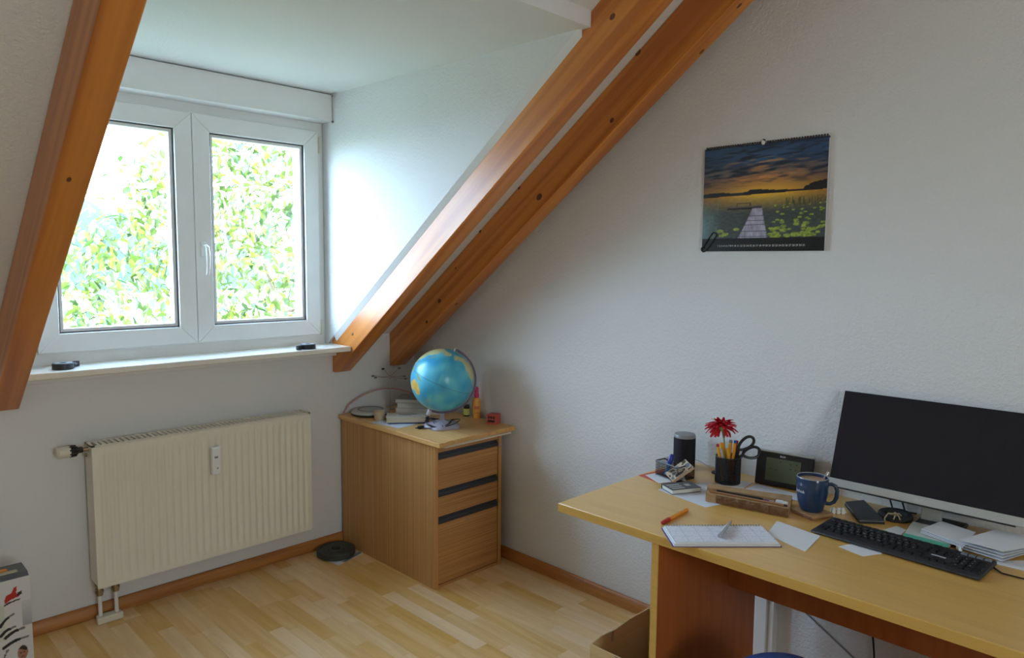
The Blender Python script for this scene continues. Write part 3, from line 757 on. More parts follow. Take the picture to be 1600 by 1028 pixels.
MB().box(-0.027, 0.027, -0.027, 0.027, 0, 0.05).build('carton', plain('red_carton', (0.60, 0.11, 0.09, 1), 0.4), rc, bevel=0.001)
mb = MB().box(-0.0276, -0.0271, -0.019, -0.008, 0.028, 0.042).box(-0.0276, -0.0271, -0.004, 0.006, 0.028, 0.042).box(-0.0276, -0.0271, 0.010, 0.019, 0.028, 0.042)
mb.box(-0.0276, -0.0271, -0.02, 0.02, 0.010, 0.022)
mb.build('print', plain('dark_print', (0.05, 0.02, 0.02, 1), 0.5), rc)

# ---- weight plate on paper beside the cabinet
tag(MB().prism([(1.832, 3.30), (1.850, 3.075), (2.024, 3.12), (2.005, 3.25)], 0.0003, 0.0013, 'z').build('paper_sheet', M_paper), 'white leaflet under the black weight plate', 'paper')
tag(MB().prism([(1.885, 3.098), (1.90, 3.085), (2.022, 3.128), (2.024, 3.15)], 0.0015, 0.003, 'z').build('folded_leaflet', M_grey), 'dark folded leaflet sticking out beside the weight plate', 'leaflet')
wp = thing('weight_plate', 'black iron weight plate lying on the floor beside the cabinet', 'weight plate', (1.916, 3.205, 0.0035))
MB().lathe([(0.023, 0.0), (0.092, 0.0), (0.099, 0.005), (0.099, 0.026), (0.094, 0.032), (0.084, 0.032), (0.080, 0.028), (0.044, 0.028), (0.040, 0.033), (0.026, 0.033), (0.023, 0.030), (0.023, 0.0)], 56).build('disc', M_rubber, wp, smooth=True)

# ---- hook-and-loop rolls on the window sill
M_strap = plain('black_strap', (0.014, 0.016, 0.022, 1), 0.5)
for (x_, y_, rz, lb) in ((0.726, 3.235, 25, 'black rolled strap at the left end of the window sill'), (1.775, 3.205, 190, 'black rolled strap at the right end of the window sill')):
    t = thing('strap_roll', lb, 'strap', (x_, y_, 1.0967), R(rz), 'rolled straps on the sill')
    MB().lathe([(0.012, 0), (0.036, 0.0), (0.038, 0.002), (0.038, 0.022), (0.036, 0.024), (0.012, 0.024), (0.012, 0)], 32).build('roll', M_strap, t, smooth=True)
    MB().lathe([(0.014, 0.0242), (0.031, 0.0242), (0.031, 0.0252), (0.014, 0.0252), (0.014, 0.0242)], 32).build('rim', M_grey, t, smooth=True)
    MB().tube([(0.036, -0.01, 0.012), (0.05, 0.004, 0.012), (0.066, 0.012, 0.012)], 0.0085, 6).box(0.055, 0.075, 0.004, 0.018, 0.0015, 0.0225).build('tail', M_strap, t)

# ================================================================ CALENDAR
cal = thing('wall_calendar', 'photo calendar of a jetty at sunset hanging on the wall', 'calendar', (2.530, 1.476, 1.581))
CWD, CHT = 0.475, 0.391
pads = []
rng = random.Random(11)
for k in range(60):
    u = 0.60 + 0.40 * rng.random(); v = 0.13 + 0.30 * rng.random() ** 1.2
    pads.append((u, v, 0.010 + 0.016 * (0.43 - v) / 0.30 * (0.5 + 1.0 * rng.random())))
pads += [(0.16, 0.195, 0.030), (0.205, 0.165, 0.030), (0.175, 0.15, 0.024), (0.30, 0.21, 0.026), (0.59, 0.155, 0.03), (0.63, 0.16, 0.03), (0.59, 0.21, 0.022), (0.85, 0.155, 0.05), (0.78, 0.15, 0.04)]
def cal_pic(u, v):
    if v < 0.125:
        return (22, 24, 25)
    hz = 0.548 + 0.02 * math.exp(-((u - 0.45) / 0.15) ** 2) + (0.012 * math.sin(u * 14) if u < 0.4 else 0)
    base_h = 0.525 + 0.02 * u
    def sky(u, s):               # s = 0 at the horizon .. 1 at the top
        glow = math.exp(-((u - 0.52) / 0.42) ** 2)
        low = lerp((150, 95, 40), (246, 190, 52), glow)
        mid = lerp((88, 74, 78), (176, 120, 68), glow)
        top = lerp((36, 58, 92), (62, 92, 128), 0.5 + nz(u * 3, s * 3))
        c = lerp(low, mid, s / 0.32) if s < 0.32 else lerp(mid, top, (s - 0.32) / 0.35)
        cl = nz(u * 5 + s * 2, s * 16 - u * 4, 4) + 0.5 * nz(u * 13, s * 34, 8)
        if s > 0.18: c = lerp(c, (34, 42, 58), max(0, min(1, cl * 2.2)) * min(1, (s - 0.1) * 3))
        if 0.3 < s < 0.75: c = lerp(c, (226, 150, 80), max(0, min(1, (-cl - 0.12) * 2.2)) * 0.7 * glow)
        return c
    if v > base_h:
        if v < hz + 0.012 or (u > 0.83 and v < 0.56 + 0.075 * math.sqrt(max(0, (u - 0.83) / 0.17)) + 0.012 * nz(u * 40, 1)):
            return (26, 26, 28)
        return sky(u, (v - base_h) / (0.985 - base_h))
    d = base_h - v
    c = sky(u, d * 0.9)
    c = lerp(c, (70, 78, 76), min(1, d / 0.17))
    c = lerp(c, (120, 156, 158), max(0, 1 - u / 0.18) * min(1, d * 4) * 0.8)  # grey-blue reflection painted into the left part of the print
    n_ = nz(u * 30, v * 60)
    c = tuple(max(0, x + 14 * n_) for x in c)
    # jetty
    jt, jb = 0.425, 0.127
    if jb <= v <= jt:
        t = (v - jb) / (jt - jb)
        xl = 0.315 + (0.440 - 0.315) * t ** 0.9; xr = 0.560 + (0.505 - 0.560) * t
        if xl <= u <= xr:
            k = (1 - t) ** 1.7 * 7.5
            if abs(k - round(k)) < 0.05 + 0.03 * t: return (72, 68, 82)
            return lerp((186, 182, 204), (140, 134, 152), 0.4 + nz(u * 60, v * 16))
    if 0.37 <= v <= 0.425 and 0.215 <= u <= 0.47 and v > 0.40 - (0.47 - u) * 0.02:
        return (40, 36, 36) if v < 0.415 else (96, 90, 88)
    if 0.425 < v < 0.458 and (abs(u - 0.30) < 0.004 or abs(u - 0.41) < 0.004 or (0.30 < u < 0.41 and v > 0.45)): return (60, 52, 48)
    for (a, b, r_) in pads:
        if ((u - a) / r_) ** 2 + ((v - b) / (r_ * 0.55)) ** 2 < 1:
            return lerp((176, 186, 74), (112, 134, 58), 0.5 + nz(u * 50, v * 50))
    if u > 0.66 and 0.28 < v < 0.50:
        if nz(u * 150, v * 10, 2) > 0.16 and v < 0.50 - 0.08 * abs(nz(u * 60, 3)): return lerp(c, (62, 72, 34), 0.75)
    if u < 0.14 and 0.15 < v < 0.52 and nz(u * 130, v * 8, 6) > 0.2: return lerp(c, (110, 140, 120), 0.5)
    return c
Mc = frame_M((-0.0012, 0, 0), (0, -1, 0), (0, 0, 1))
pg = print_grid(220, 180, CWD, CHT, cal_pic, Mc)
po = pg.build('photo_sheet', printed('calendar_print', 0.32, 0.5), cal, fix=False)
MB().box(0.0, 0.006, -CWD, 0, 0, CHT).build('page_block', M_paper, cal)
MB().box(-0.0008, 0.0062, -CWD - 0.0005, 0.0005, 0.3855, CHT + 0.001).build('header_strip', M_black, cal)
sp_ = MB()
for k in range(48):
    yy = -0.008 - k * (CWD - 0.016) / 47
    if abs(yy + CWD / 2) < 0.012: continue
    pts = [(0.003 + 0.0055 * math.cos(a), yy, CHT + 0.0015 + 0.0065 * math.sin(a)) for a in [2 * math.pi * q / 8 for q in range(8)]]
    sp_.tube(pts, 0.0018, 4, closed=True)
sp_.build('spiral_binding', M_black, cal)
MB().cyl((-0.004, -CWD / 2, CHT + 0.002), (0.006, -CWD / 2, CHT + 0.002), 0.007, n=12).build('hanger', M_white, cal)
MB().cyl((-0.002, -CWD / 2, CHT + 0.014), (0.010, -CWD / 2, CHT + 0.014), 0.0025, n=8).build('nail', M_black, cal)
nums = '1 2 3 4 5 6 7 8 9 10 11 12 13 14 15 16 17 18 19 20 21 22 23 24 25 26 27 28 29 30 31'
MB().text(nums, 0.0098, frame_M((-0.0016, -CWD * 0.5, 0.020), (0, -1, 0), (0, 0, 1))).build('date_row', M_white, cal)
# big paper clip on the corner
cpth = []
for (cx, ca0, ca1, rr) in ((0.0, 90, 270, 0.011), (0.068, -90, 90, 0.010), (0.012, 90, 270, 0.008)):
    for k in range(9):
        a = R(ca0 + (ca1 - ca0) * k / 8)
        cpth.append((cx + rr * math.cos(a), rr * math.sin(a)))
ca, sa = math.cos(R(52)), math.sin(R(52))
tag(MB().tube([(2.5265, 1.466 - (p * ca - q * sa), 1.590 + (p * sa + q * ca)) for p, q in cpth], 0.0021, 6).build('paper_clip', M_black, smooth=True), 'large black paper clip on the lower left corner of the calendar', 'paper clip')

# ================================================================ DESK
DZ = 0.730
desk = thing('desk', 'long beech desk along the right wall', 'desk', (1.76, 1.536, 0))
MB().box(0.003, 0.778, -1.90, 0.0, DZ - 0.028, DZ).build('desktop', M_desk, desk, bevel=0.002)
MB().box(0.0, 0.003, -1.90, 0.0, DZ - 0.028, DZ - 0.0005).build('edge_band', M_deskedge, desk, bevel=0.001)
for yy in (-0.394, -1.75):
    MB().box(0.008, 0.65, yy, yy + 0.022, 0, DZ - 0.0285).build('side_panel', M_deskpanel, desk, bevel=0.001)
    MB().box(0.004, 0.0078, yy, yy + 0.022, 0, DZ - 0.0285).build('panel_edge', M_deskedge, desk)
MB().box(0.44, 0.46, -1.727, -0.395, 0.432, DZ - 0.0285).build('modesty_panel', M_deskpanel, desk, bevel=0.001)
DZ += 0.0003
# pipe casing and cords on the wall under the desk
tag(MB().box(2.497, 2.5395, 1.135, 1.185, 0.0, 0.70).box(2.505, 2.5395, 1.11, 1.135, 0.0, 0.70).build('pipe_casing', M_smooth, bevel=0.004), 'white vertical pipe casing on the wall under the desk', 'pipe casing')
tag(MB().tube([(2.534, 1.10, 0.345), (2.534, 1.02, 0.276), (2.534, 0.92, 0.218), (2.534, 0.83, 0.165), (2.534, 0.7, 0.0612), (2.515, 0.6, 0.006), (2.50, 0.5, 0.004)], 0.0025, 6).build('thin_cord', M_grey, smooth=True), 'thin grey cord slanting down the wall under the desk', 'cord')
tag(MB().tube([(2.52, 0.78, 0.70), (2.522, 0.772, 0.50), (2.525, 0.778, 0.32), (2.522, 0.765, 0.22), (2.524, 0.758, 0.10), (2.515, 0.75, 0.004), (2.45, 0.7, 0.004)], 0.0032, 6).build('power_cable', M_black, smooth=True), 'black cable hanging straight down under the desk', 'cable')

# ---- monitor
mon = thing('monitor', 'black flat computer monitor with a silver chin', 'monitor', (2.402, 0.900, DZ))
up = Vector((0.3272, 0, 0.945)); Mm = frame_M((0, 0, 0.070), (0, -1, 0), up)     # x right, y up the screen, z out
W_, Hh = 0.541, 0.324
MB().box(0, W_, 0.026, Hh, -0.016, -0.001, Mm).build('housing', M_black, mon, bevel=0.002)
MB().box(0.001, W_ - 0.001, 0.027, Hh - 0.001, -0.001, 0.0, Mm).build('screen', M_screen, mon)
MB().box(0, W_, 0.0, 0.0262, -0.018, 0.001, Mm).build('chin', M_silver, mon, bevel=0.0015)
MB().text('/SUS', 0.013, Mm @ Matrix.Translation((W_ / 2, 0.012, 0.0012)), 0.0002).build('logo', plain('logo_grey', (0.62, 0.61, 0.58, 1), 0.3), mon)
MB().box(0.02, W_ - 0.02, -0.004, 0.001, -0.014, -0.002, Mm).build('bottom_slot', M_black, mon)
MB().box(0.050, 0.066, -0.325, -0.268, 0.010, 0.155).build('stand_neck', M_silver, mon, bevel=0.003)
MB().box(-0.02, 0.115, -0.385, -0.262, 0.0, 0.011).build('stand_base', M_black, mon, bevel=0.004)
for (ya, xa) in ((-0.150, 0.075), (-0.190, 0.068)):
    MB().tube([(xa + 0.035, ya, 0.110), (xa + 0.035, ya - 0.004, 0.05), (xa + 0.038, ya - 0.018, 0.004), (xa + 0.045, ya - 0.05, 0.004)], 0.003, 6).build('cable', M_black, mon, smooth=True)

# ---- keyboard
kb = thing('keyboard', 'black full-size computer keyboard in front of the monitor', 'keyboard', (2.172, 0.611, DZ), R(-93.2))
KL, KD = 0.442, 0.150
MB().prism([(-KD / 2, 0.003), (KD / 2, 0.003), (KD / 2, 0.015), (-KD / 2, 0.009)], -KL / 2, KL / 2, 'x').build('case', plain('keyboard_case', (0.030, 0.030, 0.034, 1), 0.5), kb, bevel=0.003)
for sx in (-0.19, 0.19):
    MB().cyl((sx, -0.06, 0), (sx, -0.06, 0.004), 0.006, n=10).cyl((sx, 0.06, 0), (sx, 0.06, 0.006), 0.006, n=10).build('rubber_foot', M_black, kb)
def kz(y): return 0.009 + (y + KD / 2) / KD * 0.006
key_meshes = {}
M_key = plain('key_black', (0.011, 0.011, 0.013, 1), 0.34)
M_keygrey = plain('key_grey', (0.16, 0.17, 0.19, 1), 0.5)
legends = MB()
def key(x_, y_, w_=0.0162, d_=0.0162, mat=M_key, ch=None):
    kk = (round(w_, 4), round(d_, 4), mat.name)
    if kk not in key_meshes:
        b = MB()
        v = [(-w_ / 2, -d_ / 2, 0), (w_ / 2, -d_ / 2, 0), (w_ / 2, d_ / 2, 0), (-w_ / 2, d_ / 2, 0), (-w_ / 2 + .0018, -d_ / 2 + .0018, .005), (w_ / 2 - .0018, -d_ / 2 + .0018, .005), (w_ / 2 - .0018, d_ / 2 - .0018, .005), (-w_ / 2 + .0018, d_ / 2 - .0018, .005)]
        b.add(v, [(3, 2, 1, 0), (4, 5, 6, 7), (0, 1, 5, 4), (1, 2, 6, 5), (2, 3, 7, 6), (3, 0, 4, 7)])
        o = b.build('key', mat); key_meshes[kk] = o.data; bpy.data.objects.remove(o)
    o = bpy.data.objects.new('key', key_meshes[kk]); COL.objects.link(o); o.parent = kb
    o.location = (x_, y_, kz(y_) - 0.0004); o.rotation_euler = (math.atan(0.006 / KD), 0, 0)
    if ch:
        legends.text(ch, 0.0080, Matrix.Translation((x_ - 0.002, y_ + 0.002, kz(y_) + 0.0052)))
rows = ['^1234567890ß´', 'QWERTZUIOPÜ+', 'ASDFGHJKLÖÄ#', '<YXCVBNM,.-']
P_ = 0.0190
xL = -KL / 2 + 0.020
yr = [0.036, 0.015, -0.004, -0.023, -0.042, -0.061]
yr = [0.058, 0.034, 0.015, -0.004, -0.023, -0.042 - 0.006]
yr = [0.0585, 0.0345, 0.0155, -0.0035, -0.0225, -0.0415]
for k in range(13):
    key(xL + k * 0.0236 * 0.985 if k else xL, yr[0], 0.0162, 0.012)
for k, ch in enumerate(rows[0]): key(xL + k * P_, yr[1], ch=ch)
key(xL + 13.55 * P_, yr[1], 0.034)
key(xL + 0.25 * P_, yr[2], 0.0257)
for k, ch in enumerate(rows[1]): key(xL + (1.5 + k) * P_, yr[2], ch=ch)
key(xL + 13.75 * P_, (yr[2] + yr[3]) / 2, 0.024, 0.035)
key(xL + 0.36 * P_, yr[3], 0.030)
for k, ch in enumerate(rows[2]): key(xL + (1.75 + k) * P_, yr[3], ch=ch)
key(xL + 0.1 * P_, yr[4], 0.020)
for k, ch in enumerate(rows[3]): key(xL + (1.25 + k) * P_, yr[4], ch=ch)
key(xL + 13.1 * P_, yr[4], 0.048)
for a, b in ((0.1, 0.020), (1.35, 0.020), (2.6, 0.020)): key(xL + a * P_, yr[5], b)
key(xL + 6.3 * P_, yr[5], 0.112)
for a in (10.2, 11.45, 12.7, 13.85): key(xL + a * P_, yr[5], 0.020)
xN = xL + 15.1 * P_
for k in range(3):
    key(xN + k * P_, yr[0], 0.0162, 0.012); key(xN + k * P_, yr[1]); key(xN + k * P_, yr[2]); key(xN + k * P_, yr[5])
key(xN + P_, yr[4])
xM = xL + 18.35 * P_
for k in range(4):
    key(xM + k * P_, yr[0], 0.0162, 0.012, M_keygrey)
    for j in (1, 2, 3, 4):
        if not (k == 3 and j in (3,)): key(xM + k * P_, yr[j], ch='789456123'[(j - 2) * 3 + k] if j > 1 and k < 3 else None)
key(xM + 0.5 * P_, yr[5], 0.035, ch='0'); key(xM + 2 * P_, yr[5]); key(xM + 3 * P_, yr[5])
legends.build('key_legends', plain('legend_white', (0.65, 0.65, 0.68, 1), 0.6), kb)
MB().box(xN, xN + 0.036, yr[3] - 0.003, yr[3] + 0.002, kz(yr[3]) + 0.0001, kz(yr[3]) + 0.0006).build('maker_mark', MATS['legend_white'], kb)
kcab = [(0.10, 0.075, 0.012), (0.14, 0.092, 0.003), (0.19, 0.085, 0.003), (0.225, 0.045, 0.003), (0.245, 0.025, 0.003), (0.30, 0.03, 0.003), (0.36, 0.045, 0.003)]
MB().tube(kcab, 0.0022, 6).build('cable', M_black, kb, smooth=True)

# ---- loose papers (each its own sheet)
def sheet(name, pts, z0, mat, label, cat='paper', t=0.0007, group=None):
    return tag(MB().prism(pts, z0, z0 + t, 'z').build(name, mat), label, cat, group)
sheet('paper_sheet', [(2.061, 0.735), (2.040, 0.66), (2.10, 0.63), (2.16, 0.70)], DZ + 0.0002, M_paper, 'white sheet peeking out under the front of the keyboard')
pr = sheet('paper_sheet', [(2.133, 0.950), (2.002, 0.921), (1.957, 0.787), (2.104, 0.803)], DZ, M_paper, 'blank white sheet between the planner and the keyboard')
sheet('paper_sheet', [(2.125, 1.383), (2.082, 1.169), (2.200, 1.134), (2.300, 1.160), (2.335, 1.300), (2.236, 1.366)], DZ, M_paperblue, 'bluish sheet under the wooden pen tray')
sheet('paper_sheet', [(2.300, 1.260), (2.36, 1.180), (2.445, 1.186), (2.43, 1.30)], DZ + 0.0009, M_paper, 'white sheet under the mesh pencil cup')
sheet('paper_scrap', [(2.220, 1.099), (2.190, 1.050), (2.215, 1.030), (2.236, 0.997), (2.30, 1.017), (2.29, 1.09)], DZ + 0.0009, M_paper, 'torn paper scrap sticking out from under the wooden tray')
sheet('flyer', [(2.345, 1.170), (2.365, 0.985), (2.435, 0.975), (2.445, 1.165)], DZ + 0.0018, M_paperblue, 'pale blue flyer lying in front of the weather station')
re = sheet('red_folder', [(2.219, 1.533), (2.193, 1.431), (2.356, 1.375), (2.439, 1.496)], DZ, M_redcard, 'red card folder at the far corner of the desk', 'folder')
sheet('envelope', [(2.238, 1.515), (2.188, 1.420), (2.240, 1.398), (2.295, 1.500)], DZ + 0.0009, M_paper, 'white envelope on the red folder')

# ---- mesh organiser with marker and cards
M_wire = plain('black_wire', (0.012, 0.012, 0.013, 1), 0.4, metal=0.4)
def mesh_panel(mb, o, a, b, nu, nv, r=0.0007):
    o, a, b = Vector(o), Vector(a), Vector(b)
    n = a.cross(b).normalized()
    for k in range(nu + 1):
        p = o + a * (k / nu); mb.tube([p, p + b], r, 4)
    for k in range(nv + 1):
        p = o + b * (k / nv); mb.tube([p, p + a], r, 4)
org = thing('mesh_organiser', 'black wire mesh tray holding cards at the back of the desk', 'organiser', (2.272, 1.492, DZ + 0.0016))
a_ = Vector((-0.030, -0.114, 0)); b_ = Vector((0.093, -0.013, 0)); h_ = Vector((0, 0, 0.055)); hl = Vector((0, 0, 0.032))
mb = MB()
mesh_panel(mb, (0, 0, 0.001), a_, b_, 16, 12)
mesh_panel(mb, (0, 0, 0.001), b_, h_, 14, 9)
mesh_panel(mb, (0, 0, 0.001), a_, h_, 16, 9)
mesh_panel(mb, a_, b_, h_, 14, 9)
mesh_panel(mb, b_, a_, hl, 16, 6)
mb.build('mesh', M_wire, org)
MB().tube([h_, a_ + h_, a_ + h_ + b_ * 0.45, a_ + b_ + hl, b_ + hl, b_ * 0.5 + h_, h_], 0.0025, 6).tube([(0, 0, 0.0018), a_ + Vector((0, 0, .0018)), a_ + b_ + Vector((0, 0, .0018)), b_ + Vector((0, 0, .0018)), (0, 0, 0.0018)], 0.0016, 6).build('rim', M_black, org, smooth=True)
for q in (a_, a_ + b_, b_):
    MB().tube([q, q + (hl if q != a_ else h_)], 0.0018, 6).build('post', M_black, org)
mk = thing('blue_marker', 'blue capped marker standing in the mesh tray', 'marker', (2.285, 1.455, DZ + 0.004))
d_ = Vector((0.02, -0.012, 0.075))
MB().tube([(0, 0, 0), d_ * 0.62], 0.0085, 12).build('barrel', plain('light_blue_plastic', (0.03, 0.22, 0.55, 1), 0.3), mk, smooth=True)
MB().tube([d_ * 0.60, d_ * 0.64, d_ * 0.98, d_ * 1.06], [0.0092, 0.0098, 0.0094, 0.005], 12).build('cap', plain('navy_cap', (0.015, 0.03, 0.30, 1), 0.3), mk, smooth=True)
def card_pic(u, v):
    n_ = nz(u * 4, v * 3.2, 2)
    c = (204, 186, 160)
    if n_ > 0.22: c = (74, 66, 62)
    elif n_ < -0.22: c = (112, 122, 132)
    return c
cards = thing('card_pack', 'pack of picture cards leaning out of the mesh tray', 'cards', (2.256, 1.432, DZ + 0.014))
xd = Vector((0.070, -0.052, 0.056)).normalized(); yd = Vector((-0.15, -0.80, 0.0)).normalized(); yd = (yd - xd * yd.dot(xd)).normalized()
if xd.cross(yd).z < 0: yd = -yd
Mk = frame_M((0, 0, 0), xd, yd) @ Matrix.Translation((0.0, -0.056, 0.012))
MB().box(0, 0.092, 0, 0.060, -0.012, 0, Mk).build('pack', plain('card_edge', (0.60, 0.42, 0.28, 1), 0.6), cards, bevel=0.001)
print_grid(46, 30, 0.090, 0.058, card_pic, Mk @ Matrix.Translation((0.001, 0.001, 0.0004))).build('top_card', printed('card_print', 0.4), cards, fix=False)
tag(MB().box(-0.035, 0.035, -0.022, 0.022, 0, 0.003, Matrix.Translation((2.293, 1.405, DZ + 0.0035)) @ Matrix.Rotation(R(40), 4, 'Z')).build('white_card', M_paper), 'white card lying in the bottom of the mesh tray', 'card')
# ---- grey box of staples
gb = thing('staple_box', 'small grey box with white print in front of the mesh tray', 'box', (2.180, 1.324, DZ + 0.0010), R(-27))
MB().box(-0.055, 0.055, -0.036, 0.036, 0.0015, 0.0145).build('inner', M_pagesw, gb)
MB().box(-0.058, 0.058, -0.038, 0.038, 0.0, 0.0015).box(-0.058, 0.058, -0.038, 0.038, 0.0145, 0.0165).box(-0.058, 0.058, 0.036, 0.038, 0.0015, 0.0145).build('cover', plain('slate_cover', (0.075, 0.078, 0.085, 1), 0.5), gb, bevel=0.0006)
mb = MB()
for k in range(3): mb.box(-0.05, 0.0, -0.028 + k * 0.019, -0.019 + k * 0.019, 0.0165, 0.0168)
mb.box(0.015, 0.035, -0.01, 0.012, 0.0165, 0.0168)
mb.build('print', M_silver, gb)
# ---- smart speaker
spk = thing('speaker', 'black fabric cylinder speaker with grey top at the back of the desk', 'speaker', (2.445, 1.475, DZ + 0.0012))
MB().lathe([(0.040, 0.0), (0.0425, 0.003), (0.0425, 0.120)], 40).build('grille', plain('speaker_fabric', (0.012, 0.011, 0.016, 1), 0.9, bump=0.3, bscale=900), spk, smooth=True)
MB().lathe([(0.0425, 0.120), (0.0425, 0.128), (0.039, 0.133), (0.001, 0.134)], 40).build('top_ring', plain('speaker_top', (0.25, 0.25, 0.26, 1), 0.4), spk, smooth=True)
MB().tube([(0.03, -0.03, 0.03), (0.045, -0.05, 0.02), (0.06, -0.075, 0.003), (0.07, -0.10, 0.003)], 0.0018, 6).build('cord', M_white, spk, smooth=True)
tag(MB().lathe([(0.008, 0), (0.012, 0.003), (0.012, 0.008), (0.006, 0.011), (0.001, 0.011)], 16).tube([(0.01, 0, 0.006), (0.02, 0.006, 0.004), (0.028, 0.002, 0.003)], 0.002, 6).build('cord_reel', M_black, loc=(2.452, 1.345, DZ)), 'tiny black cord reel left of the mesh pencil cup', 'reel')

# ---- pencil cup
CX, CY = 2.385, 1.255
cup = thing('pencil_cup', 'round black mesh pencil cup', 'cup', (CX, CY, DZ + 0.0020))
CR, CHh = 0.0445, 0.097
lat_ = MB(); NA, NR = 44, 18
for j in range(NR + 1):
    for i in range(NA):
        a = 2 * math.pi * (i + 0.5 * (j % 2)) / NA
        lat_.v.append((CR * math.cos(a), CR * math.sin(a), 0.004 + (CHh - 0.006) * j / NR))
for j in range(NR):
    for i in range(NA):
        k = (i + (j % 2)) % NA
        lat_.f.append((j * NA + i, j * NA + (i + 1) % NA, (j + 1) * NA + k)) if j % 2 == 0 else lat_.f.append((j * NA + i, (j + 1) * NA + k, (j + 1) * NA + i))
        if j % 2 == 0: lat_.f.append((j * NA + i, (j + 1) * NA + i, (j + 1) * NA + (i - 1) % NA))
        else: lat_.f.append((j * NA + i, j * NA + (i + 1) % NA, (j + 1) * NA + k))
lo_ = lat_.build('mesh', M_wire, cup, fix=False)
wf = lo_.modifiers.new('wire', 'WIREFRAME'); wf.thickness = 0.0022; wf.use_replace = True
MB().lathe([(CR + 0.001, 0), (CR + 0.001, 0.005), (CR - 0.002, 0.005), (0.001, 0.004)], 36).build('base', M_black, cup, smooth=True)
rim = [(CR * math.cos(2 * math.pi * k / 40), CR * math.sin(2 * math.pi * k / 40), CHh) for k in range(40)]
MB().tube(rim, 0.002, 8, closed=True).build('rim', M_black, cup, smooth=True)
BZ = DZ + 0.0075
def view(px_, pz, depth=0.0):            # offset in the plane seen from the room's middle
    return rdir * px_ + Vector((0.7071, 0.7071, 0)) * depth + Vector((0, 0, pz))
pens = [(-0.026, -0.045, 0.140, -0.012, 0.0052, M_yellow, M_red, 'orange fineliner with red end, leftmost in the mesh cup'),
        (-0.010, -0.020, 0.138, 0.016, 0.0085, M_yellow, M_orange, 'thick yellow highlighter second from the left in the mesh cup'),
        (-0.008, -0.034, 0.124, -0.022, 0.0046, M_silver, M_silver, 'silver pen leaning left in the mesh cup'),
        (0.012, -0.014, 0.128, -0.024, 0.0062, M_yellow, M_yellow, 'yellow pencil leaning forward in the middle of the mesh cup'),
        (0.002, 0.012, 0.148, 0.016, 0.0062, M_yellow, M_grey, 'yellow pencil with grey tip behind the scissors'),
        (0.014, 0.022, 0.152, -0.004, 0.0048, M_orange, M_blue, 'orange pen with a blue end beside the scissors'),
        (0.022, 0.036, 0.146, 0.020, 0.0056, M_yellow, M_red, 'yellow pen with a red end at the back of the cup')]
for (b0, t0, hh, dp, r_, m1, m2, lb) in pens:
    p0 = view(b0 * 0.75, r_ * 0.5, dp * 0.85); p1 = view(t0, hh, dp)
    t = thing('pen', lb, 'pen', (CX, CY, BZ), 0, 'pens in the mesh cup')
    MB().tube([p0, p0.lerp(p1, 0.93)], r_, 8).build('barrel', m1, t, smooth=True)
    MB().tube([p0.lerp(p1, 0.93), p0.lerp(p1, 0.99), p1], [r_ * 1.03, r_ * 1.03, r_ * 0.6], 8).build('end_cap', m2, t, smooth=True)
# scissors
sci = thing('scissors', 'scissors with black loop handles standing in the mesh cup', 'scissors', (CX, CY, BZ))
def loop(c, ang, ra, rb, dp):
    out = []
    for k in range(28):
        a = 2 * math.pi * k / 28
        u_ = ra * math.cos(a); v_ = rb * math.sin(a) * (1 + 0.25 * math.cos(a))
        out.append(view(c[0] + u_ * math.cos(ang) - v_ * math.sin(ang), c[1] + u_ * math.sin(ang) + v_ * math.cos(ang), dp))
    return out
for (c, ang, ra, rb, dp, root, lbl) in (((0.064, 0.138), R(38), 0.033, 0.018, 0.004, (0.036, 0.106), 'upper'), ((0.083, 0.106), R(12), 0.031, 0.020, -0.004, (0.046, 0.092), 'lower')):
    L_ = loop(c, ang, ra, rb, dp)
    ho_ = MB().tube(L_, 0.0054, 8, closed=True).tube([view(c[0] - ra * math.cos(ang), c[1] - ra * math.sin(ang), dp), view(root[0], root[1], dp), view(0.024, 0.078, dp)], [0.0052, 0.0062, 0.0055], 8).build('handle', M_black, sci, smooth=True)
for s_, dp in ((0.0, 0.0015), (0.006, -0.0015)):
    P = [(0.030 + s_, 0.086), (0.024 + s_, 0.090), (-0.020 + s_, 0.006), (-0.014 + s_, 0.006)]
    v = [view(a, b, dp) for a, b in P] + [view(a, b, dp + 0.0015) for a, b in P]
    MB().add(v, [(0, 1, 2, 3), (7, 6, 5, 4), (0, 4, 5, 1), (1, 5, 6, 2), (2, 6, 7, 3), (3, 7, 4, 0)]).build('blade', M_chrome, sci)
# red flower
fl = thing('red_flower', 'red gerbera flower standing in the mesh cup', 'flower', (CX, CY, BZ))
fc = view(-0.026, 0.196, 0.010)
MB().tube([view(-0.006, 0.002, 0.01), view(-0.008, 0.09, 0.012), view(-0.014, 0.150, 0.012), fc], [0.002, 0.002, 0.0022, 0.003], 8).build('stem', plain('green_stem', (0.12, 0.22, 0.07, 1), 0.5), fl, smooth=True)
fn = Vector((0.38, 0.30, 0.85)).normalized()
q = fn.to_track_quat('Z', 'Y').to_matrix().to_4x4()
Mf = Matrix.Translation(fc) @ q
MB().lathe([(0.003, -0.012), (0.009, -0.004), (0.013, 0.004), (0.010, 0.008), (0.001, 0.009)], 16, Mf).build('calyx', plain('green_calyx', (0.20, 0.26, 0.08, 1), 0.6), fl, smooth=True)
M_petal = plain('red_petal', (0.62, 0.012, 0.03, 1), 0.55, var=0.25, vscale=60)
pb = MB()
Lp = 0.050
for j in range(5):
    t = j / 4; wdt = 0.0062 * math.sin(math.pi * (0.18 + 0.70 * t)) + 0.0008
    for sx in (-1, 0, 1): pb.v.append((Lp * t + 0.006, sx * wdt, (0.002 if sx == 0 else 0.0) + 0.010 * math.sin(t * 2.4) - 0.012 * t * t))
